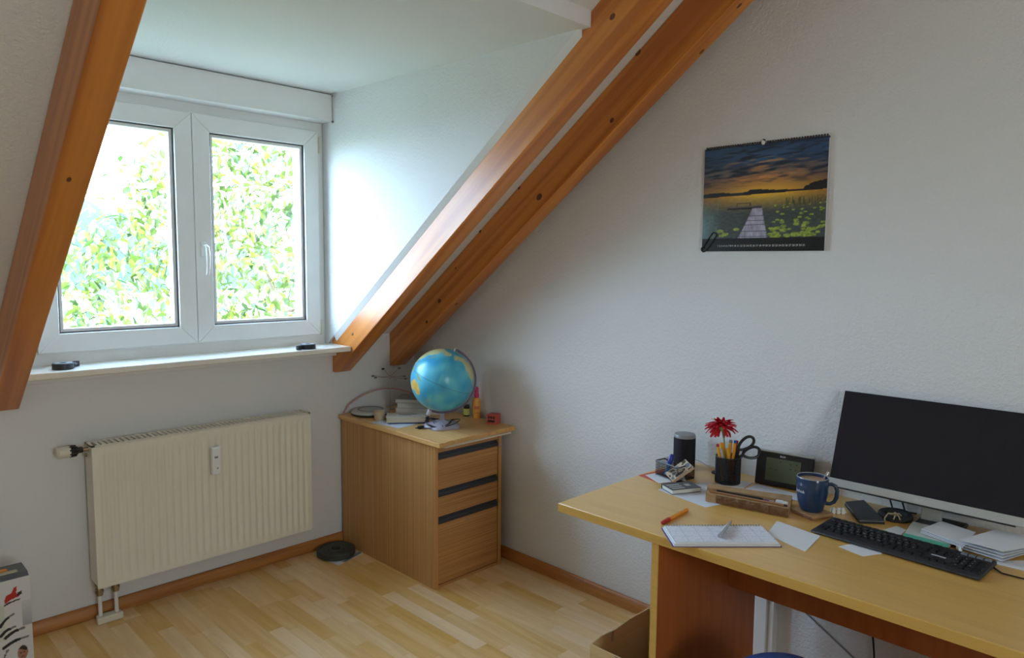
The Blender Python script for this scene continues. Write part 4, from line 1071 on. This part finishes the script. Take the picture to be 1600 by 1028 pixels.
for j in range(4):
    for i in range(2): pb.f.append((j * 3 + i, j * 3 + i + 1, (j + 1) * 3 + i + 1, (j + 1) * 3 + i))
pet = pb.build('petal', M_petal, fl, smooth=True, fix=False)
rng = random.Random(5)
first = True
for ring, (n_, pit, scl) in enumerate(((24, -8, 1.05), (22, 14, 0.98), (18, 36, 0.85), (12, 58, 0.62))):
    for k in range(n_):
        o = pet if first else bpy.data.objects.new('petal', pet.data)
        if not first: COL.objects.link(o)
        first = False; o.parent = fl
        a = 2 * math.pi * (k + 0.5 * ring + rng.uniform(-.25, .25)) / n_
        s_ = scl * rng.uniform(0.82, 1.12)
        o.matrix_basis = Mf @ Matrix.Rotation(a, 4, 'Z') @ Matrix.Rotation(-R(pit + rng.uniform(-10, 8)), 4, 'Y') @ Matrix.Rotation(R(rng.uniform(-30, 30)), 4, 'X') @ Matrix.Scale(s_, 4)

# ---- weather station
ws = thing('weather_station', 'black weather station with a green-grey display leaning at the wall', 'weather station', (2.452, 1.183, DZ + 0.0030))
xd = Vector((0.022, -0.195, 0)).normalized(); yd = Vector((0.16, 0.02, 0.98)).normalized(); yd = (yd - xd * yd.dot(xd)).normalized()
Mw = frame_M((0, 0, 0), xd, yd)
MB().box(0, 0.198, 0, 0.118, -0.022, 0, Mw).build('housing', M_black, ws, bevel=0.002)
MB().box(0.0, 0.198, 0.1185, 0.124, -0.036, -0.001, Mw).build('top_cap', M_silver, ws, bevel=0.002)
MB().box(0.036, 0.158, 0.018, 0.100, 0.0, 0.0006, Mw).build('display', plain('lcd_green', (0.105, 0.12, 0.072, 1), 0.25), ws)
seg = MB()
for (a, b, c, d) in ((0.120, 0.126, 0.084, 0.087), (0.140, 0.147, 0.086, 0.089), (0.120, 0.127, 0.068, 0.071), (0.138, 0.144, 0.068, 0.071), (0.084, 0.090, 0.088, 0.091), (0.048, 0.056, 0.060, 0.062), (0.068, 0.078, 0.058, 0.060)):
    seg.box(a, b, c, d, 0.0006, 0.0009, Mw)
seg.build('display_segments', M_blackmatte, ws)
MB().text('Baldr', 0.010, Mw @ Matrix.Translation((0.094, 0.109, 0.0004)), 0.0002).build('name_print', M_white, ws)
MB().box(0.05, 0.15, 0.0, 0.08, -0.032, -0.022, Mw).build('stand_foot', M_black, ws)

# ---- live-edge wooden pen tray with its pens
tr = thing('pen_tray', 'live-edge wooden pen tray with a bark front', 'tray', (2.137, 1.201, DZ + 0.0020))
A, B, Cc, D = Vector((0, 0)), Vector((0.094, 0.047)), Vector((0.181, -0.218)), Vector((0.049, -0.265))
front = []; NF = 22
rng = random.Random(2)
nrm = Vector((-0.98, -0.18))
for k in range(NF + 1):
    p = A.lerp(D, k / NF) + nrm * (0.004 * nz(k * 0.5, 7.1) + 0.002)
    front.append((p.x, p.y))
M_tray = wood('tray_wood', (0.34, 0.19, 0.085, 1), (0.50, 0.31, 0.15, 1), (6, 30, 60), 0.55, rot=(0, 0, R(10)), bump=0.05)
MB().prism(front + [tuple(Cc), tuple(B)], 0.0, 0.018, 'z').build('slab', M_tray, tr)
back = [tuple(A.lerp(B, 0.38)), tuple(D.lerp(Cc, 0.38))]
MB().prism([tuple(A.lerp(B, 0.58)), tuple(D.lerp(Cc, 0.58)), tuple(Cc), tuple(B)], 0.018, 0.029, 'z').build('back_ridge', M_tray, tr)
MB().prism(front + [tuple(D.lerp(Cc, 0.16)), tuple(A.lerp(B, 0.16))], 0.018, 0.029, 'z').build('front_ridge', M_tray, tr)
bk = MB()
for k in range(NF + 1):
    for zz_, dd in ((0.001, 0.001), (0.010, 0.0045), (0.019, 0.006), (0.0285, 0.002)):
        p = Vector(front[k]) + nrm * (dd + 0.004 * nz(k * 0.9, zz_ * 200, 3))
        bk.v.append((p.x, p.y, zz_))
for k in range(3, NF):
    for j in range(3): bk.f.append((k * 4 + j, (k + 1) * 4 + j, (k + 1) * 4 + j + 1, k * 4 + j + 1))
bk.build('bark', plain('bark_brown', (0.16, 0.075, 0.032, 1), 0.9, var=0.85, vscale=70, bump=0.8, bscale=150), tr, fix=False)
TZ = DZ + 0.0022 + 0.018
def stick(name, label, p, q_, r_, body, tip, cat='pen', z0=None, k=0.86):
    z0 = TZ if z0 is None else z0
    t = thing(name, label, cat, (p[0], p[1], z0))
    d = Vector((q_[0] - p[0], q_[1] - p[1], 0)); o_ = Vector((0, 0, r_))
    MB().tube([o_, o_ + d * k], r_, 10).build('barrel', body, t, smooth=True)
    MB().tube([o_ + d * k, o_ + d * (k + 0.04), o_ + d * 0.985, o_ + d], [r_ * 1.12, r_ * 1.12, r_ * 0.95, r_ * 0.45], 10).build('cap', tip, t, smooth=True)
    return t
stick('pen', 'black ballpoint lying in the wooden tray', (2.1915, 1.191), (2.224, 1.040), 0.0055, M_black, M_black)
stick('pen', 'slim purple pen lying in the wooden tray beside the black ballpoint', (2.202, 1.125), (2.235, 1.005), 0.0035, plain('purple_plastic', (0.14, 0.05, 0.25, 1), 0.4), M_chrome)
stick('pencil', 'brown pencil lying on the front ridge of the wooden tray', (2.150, 1.195), (2.196, 0.945), 0.0034, plain('brown_lacquer', (0.33, 0.16, 0.07, 1), 0.4), M_black, 'pencil', DZ + 0.0022 + 0.029, 0.955)
er = thing('eraser', 'white eraser on the wooden tray', 'eraser', (2.222, 0.975, TZ), R(-78))
MB().box(-0.018, 0.018, -0.009, 0.009, 0, 0.016).build('block', M_white, er, bevel=0.003)
MB().box(-0.019, 0.002, -0.0096, 0.0096, 0.0002, 0.0166).build('sleeve', M_paper, er)

# ---- coaster, mug, spoon
co = thing('coaster', 'square wooden coaster under the blue mug', 'coaster', (2.272, 0.897, DZ), R(-20))
MB().box(-0.046, 0.046, -0.044, 0.044, 0, 0.013).build('slab', M_tray, co, bevel=0.002)
MB().box(-0.0465, -0.0455, -0.042, 0.042, 0.0005, 0.011).build('bark_edge', plain('pink_bark', (0.30, 0.15, 0.09, 1), 0.8, var=0.4, vscale=90), co)
MXc, MYc, MZ = 2.279, 0.903, DZ + 0.0133
mug = thing('mug', 'dark blue mug of milky coffee on a wooden coaster', 'mug', (MXc, MYc, MZ))
MB().lathe([(0.026, 0.0), (0.033, 0.001), (0.036, 0.006), (0.043, 0.030), (0.0475, 0.058), (0.049, 0.085), (0.0485, 0.108), (0.0475, 0.110), (0.0455, 0.108), (0.0455, 0.085), (0.044, 0.055), (0.036, 0.018), (0.028, 0.006), (0.001, 0.005)], 44).build('body', M_mug, mug, smooth=True)
MB().lathe([(0.0456, 0.099), (0.0001, 0.0994)], 40, caps=False).build('coffee', plain('milky_coffee', (0.46, 0.29, 0.17, 1), 0.35, var=0.2, vscale=50), mug, smooth=True)
MB().lathe([(0.0484, 0.1085), (0.0475, 0.1104), (0.0456, 0.1085)], 44, caps=False).build('rim_band', plain('pale_rim', (0.34, 0.36, 0.40, 1), 0.25), mug, smooth=True)
hd = (rdir * 0.95 + Vector((-0.7071, -0.7071, 0)) * 0.30).normalized()
hpts = [hd * r_ + Vector((0, 0, z_)) for r_, z_ in ((0.046, 0.088), (0.056, 0.090), (0.068, 0.085), (0.074, 0.070), (0.073, 0.048), (0.066, 0.032), (0.054, 0.025), (0.041, 0.026))]
MB().tube(hpts, [0.006, 0.006, 0.0062, 0.0062, 0.0062, 0.006, 0.006, 0.0065], 10).build('handle', M_mug, mug, smooth=True)
wrap_text('technik', 0.013, 0.0482, 0.066, R(152), MB()).build('name_print', M_white, mug)
spn = thing('spoon', 'teaspoon sticking out of the blue mug', 'spoon', (MXc, MYc, MZ + 0.007))
p0 = view(-0.012, 0.004, 0.006); p1 = view(0.052, 0.116, 0.006)
MB().tube([p0, p0.lerp(p1, 0.2), p0.lerp(p1, 0.8), p1], [0.004, 0.002, 0.0026, 0.0042], 8).build('handle', M_chrome, spn, smooth=True)
MB().sphere(p0 + Vector((0, 0, 0.005)), 0.009, 12, 8, sc=(1.3, 1, 0.5)).build('bowl', M_chrome, spn, smooth=True)
# ---- white earbud bits
eb = thing('earphones', 'white plastic earphone clips between mug and wallet', 'earphones', (2.345, 0.843, DZ), R(-50))
for k in range(3):
    MB().box(-0.022 + k * 0.015, -0.011 + k * 0.015, -0.010, 0.010, 0, 0.016 - 0.003 * (k % 2)).cyl((-0.016 + k * 0.015, -0.004, 0.010), (-0.016 + k * 0.015, -0.004, 0.021), 0.004, n=8).build('clip', M_white, eb, bevel=0.002)
MB().box(-0.022, 0.026, -0.003, 0.003, 0.002, 0.007).build('bar', M_white, eb)
# ---- wallet
wl = thing('wallet', 'thin black wallet lying left of the monitor stand', 'wallet', (2.400, 0.780, DZ), 0)
pw = [(0.040, 0.078), (0.108, 0.040), (-0.052, -0.078), (-0.102, -0.018)]
MB().prism(pw, 0.0, 0.006, 'z').build('lower_half', M_blackmatte, wl, bevel=0.002)
MB().prism([(a * 0.97 + 0.001, b * 0.97) for a, b in pw], 0.0075, 0.014, 'z').build('upper_half', plain('dark_leather', (0.03, 0.032, 0.036, 1), 0.45, bump=0.2, bscale=400), wl, bevel=0.002)
MB().prism([(a * 0.93 + 0.001, b * 0.93) for a, b in pw], 0.006, 0.0075, 'z').build('filling', M_paper, wl)
# ---- coil of black cable tied with string
cb = thing('cable_coil', 'coil of flat black cable tied with string in front of the monitor', 'cable coil', (2.437, 0.700, DZ))
MB().lathe([(0.034, 0.0), (0.052, 0.0), (0.056, 0.003), (0.055, 0.014), (0.050, 0.018), (0.036, 0.016), (0.033, 0.010), (0.034, 0.0)], 36, Matrix.Diagonal((0.95, 0.9, 1, 1))).build('coil', M_blackmatte, cb, smooth=True)
M_string = plain('hemp_string', (0.46, 0.38, 0.25, 1), 0.9)
st = [(-0.056, -0.012, 0.012), (-0.045, -0.012, 0.021), (-0.032, -0.011, 0.016), (-0.020, -0.008, 0.012), (-0.028, 0.0, 0.014), (-0.042, 0.004, 0.022), (-0.034, -0.012, 0.026), (-0.046, -0.022, 0.024), (-0.052, -0.03, 0.014)]
MB().tube(st, 0.0022, 6).build('string', M_string, cb, smooth=True)
MB().tube([(-0.035, -0.010, 0.024), (-0.018, -0.016, 0.022), (-0.006, -0.02, 0.012)], 0.002, 6).tube([(-0.035, -0.010, 0.024), (-0.05, 0.006, 0.026), (-0.062, 0.012, 0.012), (-0.068, 0.01, 0.003)], 0.002, 6).sphere((-0.036, -0.010, 0.025), 0.005, 8, 6).build('knot', M_string, cb, smooth=True)
# ---- pile in front of the monitor
tp = thing('tissue_pack', 'pale leaflet pack with green edges in front of the monitor', 'tissue pack', (2.257, 0.626, DZ))
pts = [(0.012, 0.0), (0.012, -0.114), (0.098, -0.124), (0.148, -0.030), (0.148, 0.016)]
MB().prism(pts, 0.0022, 0.0130, 'z').build('pack', plain('pack_film', (0.58, 0.60, 0.56, 1), 0.4, var=0.25, vscale=35), tp, bevel=0.002)
MB().prism([(0.010, 0.001), (0.010, -0.115), (0.020, -0.115), (0.020, 0.001)], 0.0015, 0.0136, 'z').build('green_edge', plain('green_print', (0.10, 0.42, 0.30, 1), 0.5), tp)
sheet('paper_sheet', [(2.240, 0.704), (2.266, 0.640), (2.345, 0.640), (2.362, 0.672)], DZ, M_paper, 'white sheet left of the green-edged pack')
def slab3(name, top, th, mat, label, cat='envelope', group='folded letters in front of the monitor'):
    v = [(a, b, c - th) for a, b, c in top] + [(a, b, c) for a, b, c in top]; n = len(top)
    f = [tuple(range(n - 1, -1, -1)), tuple(range(n, 2 * n))] + [(i, (i + 1) % n, n + (i + 1) % n, n + i) for i in range(n)]
    return tag(MB().add(v, f).build(name, mat), label, cat, group)
e1 = thing('folded_letter', 'folded letter lying between the green-edged pack and the letters by the frame edge', 'letter', (0, 0, 0), 0, 'folded letters in front of the monitor')
for k, (lift, m_) in enumerate(((0.0, M_paper), (0.004, M_paperblue), (0.009, M_paper))):
    top = [(2.306 + k * 0.003, 0.592, DZ + 0.0175 + lift), (2.452, 0.570 + k * 0.002, DZ + 0.0165 + lift * 0.3), (2.418, 0.476, DZ + 0.0175 + lift * 0.3), (2.264, 0.474 - k * 0.002, DZ + 0.018 + lift * 0.7)]
    v = [(a, b, c - 0.0016) for a, b, c in top] + top
    MB().add(v, [(3, 2, 1, 0), (4, 5, 6, 7), (0, 1, 5, 4), (1, 2, 6, 5), (2, 3, 7, 6), (3, 0, 4, 7)]).build('leaf', m_, e1)
MB().prism([(2.29, 0.496), (2.40, 0.496), (2.41, 0.480), (2.27, 0.479)], DZ + 0.0002, DZ + 0.0145, 'z').build('fold_support', M_paper, e1)
e2 = thing('folded_letter', 'thick folded letter with an upturned leaf at the right edge of the desk view', 'letter', (0, 0, 0), 0, 'folded letters in front of the monitor')
for k in range(4):
    l0 = 0.008 * k
    top = [(2.274 - 0.002 * k, 0.478 + 0.002 * k, DZ + 0.012 + l0), (2.452, 0.437, DZ + 0.010 + l0 * 0.8), (2.472, 0.365, DZ + 0.010 + l0 * 0.8), (2.380, 0.340, DZ + 0.010 + l0 * 0.7), (2.258 + 0.003 * k, 0.380, DZ + 0.010 + l0)]
    v = [(a, b, c - 0.0014) for a, b, c in top] + top; n = 5
    MB().add(v, [tuple(range(n - 1, -1, -1)), tuple(range(n, 2 * n))] + [(i, (i + 1) % n, n + (i + 1) % n, n + i) for i in range(n)]).build('leaf', M_paper if k % 2 else M_paperblue, e2)
MB().prism([(2.30, 0.46), (2.44, 0.43), (2.45, 0.37), (2.29, 0.39)], DZ + 0.0002, DZ + 0.030, 'z').build('inner_leaf', M_paper, e2)
sheet('note_slip', [(2.246, 0.412), (2.252, 0.329), (2.311, 0.300), (2.346, 0.330), (2.252, 0.415)], DZ + 0.0002, M_paper, 'small white slip right of the keyboard')

# ---- planner with pen
pl = thing('planner', 'white spiral desk planner lying open at the front of the desk', 'planner', (1.813, 1.159, DZ))
xd = Vector((0.218, -0.208, 0)); L1 = xd.length; xd.normalize(); yd = Vector((0.62, 0.78, 0)).normalized(); yd = (yd - xd * yd.dot(xd)).normalized()
Mp = frame_M((0, 0, 0), xd, yd)
def planner_pic(u, v):
    c = (226, 226, 236)
    if abs((u * 7) % 1 - 0.5) > 0.485 or abs((v * 3) % 1 - 0.5) > 0.47: c = (206, 208, 220)
    if nz(u * 50, v * 22) > 0.40 and v < 0.85: c = (196, 200, 216)
    return c
MB().box(-0.004, L1 + 0.008, -0.138, 0.004, 0.0, 0.0016, Mp).build('cover', plain('purple_cover', (0.10, 0.06, 0.24, 1), 0.5), pl)
MB().box(0.0, L1 + 0.004, -0.136, 0.002, 0.0016, 0.0065, Mp).build('pages', M_paper, pl)
MB().box(0.004, L1, -0.130, 0.001, 0.0065, 0.0110, Mp).build('upper_pages', M_paper, pl)
print_grid(84, 36, L1 - 0.006, 0.122, planner_pic, Mp @ Matrix.Translation((0.005, -0.126, 0.0113))).build('printed_page', printed('planner_print', 0.6), pl, fix=False)
sw = MB()
for k in range(34):
    xx = 0.008 + k * (L1 - 0.016) / 33
    sw.tube([(Mp @ Vector((xx, 0.001 + 0.005 * math.cos(a), 0.0075 + 0.0065 * math.sin(a)))) for a in [2 * math.pi * q_ / 8 for q_ in range(8)]], 0.0013, 4, closed=True)
sw.build('spiral_binding', M_grey, pl)
cpn = thing('clear_pen', 'white and clear ballpoint lying on the planner', 'pen', (1.846, 0.990, DZ + 0.0122), 0)
d = Vector((0.140, 0.036, 0)); o_ = Vector((0, 0, 0.0062))
MB().tube([o_, o_ + d * 0.55], 0.0060, 10).build('barrel', plain('clear_plastic', (0.42, 0.45, 0.50, 1), 0.15), cpn, smooth=True)
MB().tube([o_ + d * 0.55, o_ + d * 0.88, o_ + d * 0.94], [0.0055, 0.0045, 0.0025], 10).build('grip', M_silver, cpn, smooth=True)
MB().tube([o_ + d * 0.93, o_ + d], [0.0018, 0.0012], 6).build('tip', M_grey, cpn)
MB().tube([o_ + d * 0.1 + Vector((0, 0, .008)), o_ + d * 0.5 + Vector((0, 0, .008))], 0.0014, 6).build('clip', M_white, cpn)
fp_ = stick('fineliner', 'orange fineliner with a red cap at the front edge of the desk', (2.004, 1.193), (1.842, 1.182), 0.0058, M_orange, M_red, 'pen', DZ, 0.72)

# ================================================================ ON THE FLOOR
ball = thing('exercise_ball', 'blue exercise ball under the desk', 'ball', (1.795, 0.745, 0.0))
MB().sphere((0, 0, 0.2405), 0.240, 48, 28).build('skin', M_ball, ball, smooth=True)
MB().cyl((-0.242, 0, 0.2405), (-0.235, 0, 0.2405), 0.008, n=12).build('valve', M_white, ball)
# open cardboard box
cbx = thing('cardboard_box', 'open cardboard box beside the desk leg', 'box', (1.835, 1.185, 0.0005))
bw, bd, bh, tk = 0.345, 0.262, 0.248, 0.004
MB().box(0, bw, 0, bd, 0, tk).build('bottom', M_cardb, cbx)
wv = [(bw, 0.0), (0.0, 0.0), (0.0, bh - 0.006), (0.06, bh + 0.002), (0.14, bh - 0.004), (0.22, bh + 0.004), (bw, bh + 0.002)]
MB().prism(wv, bd - tk, bd, 'y').build('wall_panel', M_cardb, cbx)
MB().prism([(bw, 0), (0, 0), (0, bh - 0.05), (bw, bh)], 0, tk, 'y').build('wall_panel', M_cardb, cbx)
MB().prism([(tk, 0), (bd - tk, 0), (bd - tk, bh - 0.006), (0.12, bh - 0.004), (tk, bh - 0.02)], 0, tk, 'x').build('wall_panel', M_cardb, cbx)
MB().box(bw - tk, bw, tk, bd - tk, 0, bh).build('wall_panel', M_cardb, cbx)
M_dgreen = plain('dark_green_cover', (0.03, 0.07, 0.04, 1), 0.5)
for k, (w_, hh, m_, lb) in enumerate(((0.03, 0.20, M_dgreen, 'dark green folder standing in the cardboard box'), (0.02, 0.19, M_grey, 'grey folder standing in the cardboard box'))):
    b = thing('folder', lb, 'folder', (1.835 + 0.155, 1.185 + 0.02 + k * 0.05, 0.0048), 0)
    MB().box(0, 0.165, 0, w_, 0, hh).build('cover', m_, b, bevel=0.001)
    MB().box(0.002, 0.163, 0.003, w_ - 0.003, hh, hh + 0.0015).build('pages', M_pagesw, b)
def small_clip(o, xd, yd, label):
    Mq = frame_M(o, xd, yd); pth = []
    for (cx, ca0, ca1, rr) in ((0.0, 90, 270, 0.0048), (0.030, -90, 90, 0.0042), (0.007, 90, 270, 0.0034)):
        for k in range(7):
            a = R(ca0 + (ca1 - ca0) * k / 6); pth.append(Mq @ Vector((cx + rr * math.cos(a), rr * math.sin(a), 0)))
    tag(MB().tube(pth, 0.0009, 5).build('paper_clip', M_grey, smooth=True), label, 'paper clip')
small_clip((1.955, 1.185 + bd - tk - 0.0012, 0.212), (0, 0, 1), (1, 0, 0), 'small paper clip on the far flap of the cardboard box')
small_clip((1.8335, 1.335, 0.210), (0, 0, 1), (0, 1, 0), 'small paper clip on the near flap of the cardboard box')

# printed carton in the left corner
pcx = thing('printed_carton', 'white printed carton with kitchen tool pictures at the left edge', 'carton', (0.535, 3.0, 0.0005))
MB().box(-0.44, 0, 0.0, 0.125, 0, 0.386).build('body', M_paper, pcx, bevel=0.001)
MB().prism([(0.002, 0.3862), (0.123, 0.3862), (0.120, 0.398), (0.020, 0.398)], -0.438, -0.002, 'x').build('lid_flap', plain('dark_lid', (0.10, 0.10, 0.11, 1), 0.4), pcx)
mb = MB(); mb.box(-0.40, -0.03, 0.03, 0.05, 0.398, 0.402); mb.build('lid_stripe', plain('beige_stripe', (0.55, 0.48, 0.33, 1), 0.5), pcx)
MB().box(-0.40, -0.055, 0.062, 0.085, 0.398, 0.401).build('lid_stripe', M_orange, pcx)
Mx = frame_M((-0.44, -0.0006, 0.0), (1, 0, 0), (0, 0, 1))
handles = [((0.345, 0.225), (0.385, 0.258)), ((0.345, 0.190), (0.388, 0.210)), ((0.358, 0.178), (0.415, 0.197)), ((0.352, 0.143), (0.424, 0.161)), ((0.345, 0.085), (0.362, 0.130)), ((0.15, 0.20), (0.23, 0.27)), ((0.15, 0.10), (0.25, 0.16))]
def carton_pic(u, v):
    x_, y_ = u * 0.44, v * 0.386
    xl, yl = 0.318 + (x_ - 0.360) * 1.47, 0.290 + (y_ - 0.294) * 1.30
    c = (214, 212, 212)
    if x_ > 0.410 and 0.205 < y_ < 0.300: c = lerp((160, 160, 166), (206, 206, 208), (y_ - 0.205) / 0.095)
    if x_ < 0.36 and 0.17 < y_ < 0.30 : c = (200, 202, 188)
    # red winged mark with dark end
    if inpoly(xl, yl, [(0.318, 0.318), (0.330, 0.340), (0.352, 0.346), (0.362, 0.368), (0.378, 0.374), (0.372, 0.344), (0.386, 0.322), (0.352, 0.316), (0.322, 0.302)]): c = (176, 32, 30)
    if inpoly(xl, yl, [(0.374, 0.322), (0.396, 0.330), (0.396, 0.346), (0.378, 0.342)]): c = (48, 26, 26)
    if inpoly(xl, yl, [(0.318, 0.290), (0.340, 0.298), (0.390, 0.306), (0.390, 0.312), (0.336, 0.306), (0.316, 0.298)]): c = (60, 40, 40)
    for (a, b) in handles:
        ax_, ay_ = a; bx_, by_ = b
        t = max(0, min(1, ((x_ - ax_) * (bx_ - ax_) + (y_ - ay_) * (by_ - ay_)) / ((bx_ - ax_) ** 2 + (by_ - ay_) ** 2)))
        dd = math.hypot(x_ - ax_ - t * (bx_ - ax_), y_ - ay_ - t * (by_ - ay_) - 0.006 * math.sin(t * 3.14))
        if dd < (0.0058 if t < 0.7 else 0.0042): c = (34, 32, 34) if t < 0.72 else (120, 118, 120)
    xf, yf = 0.385 + (x_ - 0.407) * 1.5, 0.058 + (y_ - 0.106) * 1.26
    e = ((xf - 0.385) / 0.024) ** 2 + ((yf - 0.058) / 0.034) ** 2
    if e < 1:
        c = (168, 118, 98)
        if yf > 0.072 + 0.006 * math.sin(xf * 90): c = (52, 36, 32)
        if abs(yf - 0.060) < 0.003 and (abs(xf - 0.377) < 0.004 or abs(xf - 0.393) < 0.004): c = (60, 40, 36)
        if abs(yf - 0.040) < 0.002 and abs(xf - 0.385) < 0.008: c = (130, 70, 66)
    return c
print_grid(176, 154, 0.44, 0.386, carton_pic, Mx).build('print', printed('carton_print', 0.45), pcx, fix=False)

# ================================================================ OUTSIDE
g = MB().box(-60, 90, 4.2, 120, -4.6, -4.5).build('meadow', plain('meadow_green', (0.17, 0.20, 0.12, 1), 0.9, var=0.4, vscale=0.4))
g['label'] = 'pale meadow seen below the window'; g['kind'] = 'structure'
# wooded hill in the distance
hm_ = MB(); n_ = 40
for j in range(13):
    for i in range(n_ + 1):
        x_ = -40 + 130 * i / n_; t = j / 12
        top_ = 19 * math.exp(-((x_ - 44) / 26) ** 2) + 6 + 1.5 * nz(x_ * 0.2, 4) + 0.8 * nz(x_ * 0.9, 2)
        hm_.v.append((x_, 150 + 70 * t, -4.6 + top_ * math.sin(t * math.pi * 0.5) + 0.9 * nz(x_ * 0.7, t * 9)))
for j in range(12):
    for i in range(n_): hm_.f.append((j * (n_ + 1) + i, j * (n_ + 1) + i + 1, (j + 1) * (n_ + 1) + i + 1, (j + 1) * (n_ + 1) + i))
ho = hm_.build('distant_hill', plain('hazy_green', (0.024, 0.044, 0.024, 1), 0.95, var=0.7, vscale=0.5), smooth=True, fix=False)
ho['label'] = 'hazy wooded hill far beyond the window'; ho['kind'] = 'structure'

# leafy tree outside the window
def leaf_mat():
    m = bpy.data.materials.new('leaf_green'); m.use_nodes = True
    nt = m.node_tree; N, L = nt.nodes, nt.links; N.clear()
    o = N.new('ShaderNodeOutputMaterial'); d = N.new('ShaderNodeBsdfDiffuse'); t = N.new('ShaderNodeBsdfTranslucent'); gl_ = N.new('ShaderNodeBsdfGlossy')
    gl_.inputs['Roughness'].default_value = 0.3
    geo = N.new('ShaderNodeNewGeometry'); oi = N.new('ShaderNodeObjectInfo')
    sm = N.new('ShaderNodeMath'); sm.operation = 'ADD'; fr = N.new('ShaderNodeMath'); fr.operation = 'FRACT'
    L.new(geo.outputs['Random Per Island'], sm.inputs[0]); L.new(oi.outputs['Random'], sm.inputs[1]); L.new(sm.outputs[0], fr.inputs[0])
    cr = N.new('ShaderNodeValToRGB')
    cr.color_ramp.elements[0].color = (0.030, 0.068, 0.009, 1); cr.color_ramp.elements[1].color = (0.32, 0.29, 0.045, 1)
    e = cr.color_ramp.elements.new(0.55); e.color = (0.14, 0.195, 0.026, 1)
    L.new(fr.outputs[0], cr.inputs[0]); L.new(cr.outputs[0], d.inputs[0]); L.new(cr.outputs[0], t.inputs[0])
    m1 = N.new('ShaderNodeMixShader'); m1.inputs[0].default_value = 0.5; L.new(d.outputs[0], m1.inputs[1]); L.new(t.outputs[0], m1.inputs[2])
    m2 = N.new('ShaderNodeMixShader'); m2.inputs[0].default_value = 0.10; L.new(m1.outputs[0], m2.inputs[1]); L.new(gl_.outputs[0], m2.inputs[2])
    L.new(m2.outputs[0], o.inputs[0]); return m
M_leaf = leaf_mat()
M_bark = plain('tree_bark', (0.20, 0.15, 0.10, 1), 0.9, var=0.4, vscale=20)
TX, TY = 4.65, 9.2
tree = thing('leafy_tree', 'yellow-green leafy tree right outside the window', 'tree', (TX, TY, -4.5))
MB().tube([(0, 0, 0), (0.05, -0.05, 2.0), (-0.05, 0.0, 4.2), (0.0, 0.05, 6.6)], [0.20, 0.17, 0.13, 0.04], 12).build('trunk', M_bark, tree, smooth=True)
rng = random.Random(21)
CRX, CRY, CRZ, CZ = 3.3, 2.3, 2.9, 5.1
tips = []
for k in range(34):
    a = rng.uniform(0, 2 * math.pi); el = rng.uniform(-0.9, 1.1)
    d = Vector((math.cos(a) * math.cos(el) * CRX, math.sin(a) * math.cos(el) * CRY, math.sin(el) * CRZ)) * rng.uniform(0.75, 0.98)
    p0 = Vector((0, 0, 3.2 + 2.4 * rng.random())); p2 = Vector((0, 0, CZ)) + d
    p1 = p0.lerp(p2, 0.5) + Vector((rng.uniform(-.2, .2), rng.uniform(-.2, .2), rng.uniform(0.0, 0.35)))
    b = MB().tube([p0, p0.lerp(p1, 0.6), p1, p1.lerp(p2, 0.6) + Vector((0, 0, 0.05)), p2], [0.035, 0.026, 0.019, 0.012, 0.005], 6).build('branch', M_bark, tree, smooth=True)
lm = MB()
Lw = [0.0, 0.020, 0.027, 0.019, 0.0]
for j in range(5):
    yv = 0.028 * j; drop = -0.010 * (j / 4) ** 2 * 2
    lm.v += [(-Lw[j], yv, drop + 0.005), (0, yv, drop), (Lw[j], yv, drop + 0.005)]
for j in range(4):
    for i in range(2): lm.f.append((j * 3 + i, j * 3 + i + 1, (j + 1) * 3 + i + 1, (j + 1) * 3 + i))
def leaf_place(near):
    while True:
        d = Vector((rng.gauss(0, 1), rng.gauss(0, 1), rng.gauss(0, 1))).normalized()
        if near and d.y > -0.25: continue
        rr = rng.uniform(0.86, 1.03) if near else rng.uniform(0.45, 1.0) ** 0.6
        bumpy = 0.93 + 0.16 * nz(d.x * 3.2, d.y * 3.2, d.z * 3.2 + 5)
        p = Vector((d.x * CRX, d.y * CRY, d.z * CRZ)) * rr * bumpy + Vector((0, 0, CZ))
        if p.z < 2.0: continue
        break
    yaw = rng.uniform(0, 2 * math.pi); pit = R(rng.uniform(-80, 5)); rol = R(rng.uniform(-50, 50)); s_ = rng.uniform(0.75, 1.45)
    return Matrix.Translation(p) @ Matrix.Rotation(yaw, 4, 'Z') @ Matrix.Rotation(pit, 4, 'X') @ Matrix.Rotation(rol, 4, 'Y') @ Matrix.Scale(s_, 4)
lo_ = MB(); lo_.v = lm.v; lo_.f = lm.f
leaf0 = lo_.build('leaf', M_leaf, tree, smooth=True, fix=False)
leaf0.matrix_basis = leaf_place(True)
cnt = 1
while cnt < 280:
    Ml = leaf_place(True)
    w_ = Vector((TX, TY, -4.5)) + Ml.translation
    # only those that show through the window from the room
    t = 3.4 / w_.y; xx, zz_ = w_.x * t, 1.53 + (w_.z - 1.53) * t
    if not (0.68 < xx < 1.93 and 1.2 < zz_ < 2.15): continue
    o = bpy.data.objects.new('leaf', leaf0.data); COL.objects.link(o); o.parent = tree; o.matrix_basis = Ml; cnt += 1
fo = MB()
for k in range(14000):
    fo.add(lm.v, lm.f, leaf_place(k % 3 != 0))
f_ = fo.build('foliage', M_leaf, tree, fix=False, smooth=True); f_['kind'] = 'stuff'
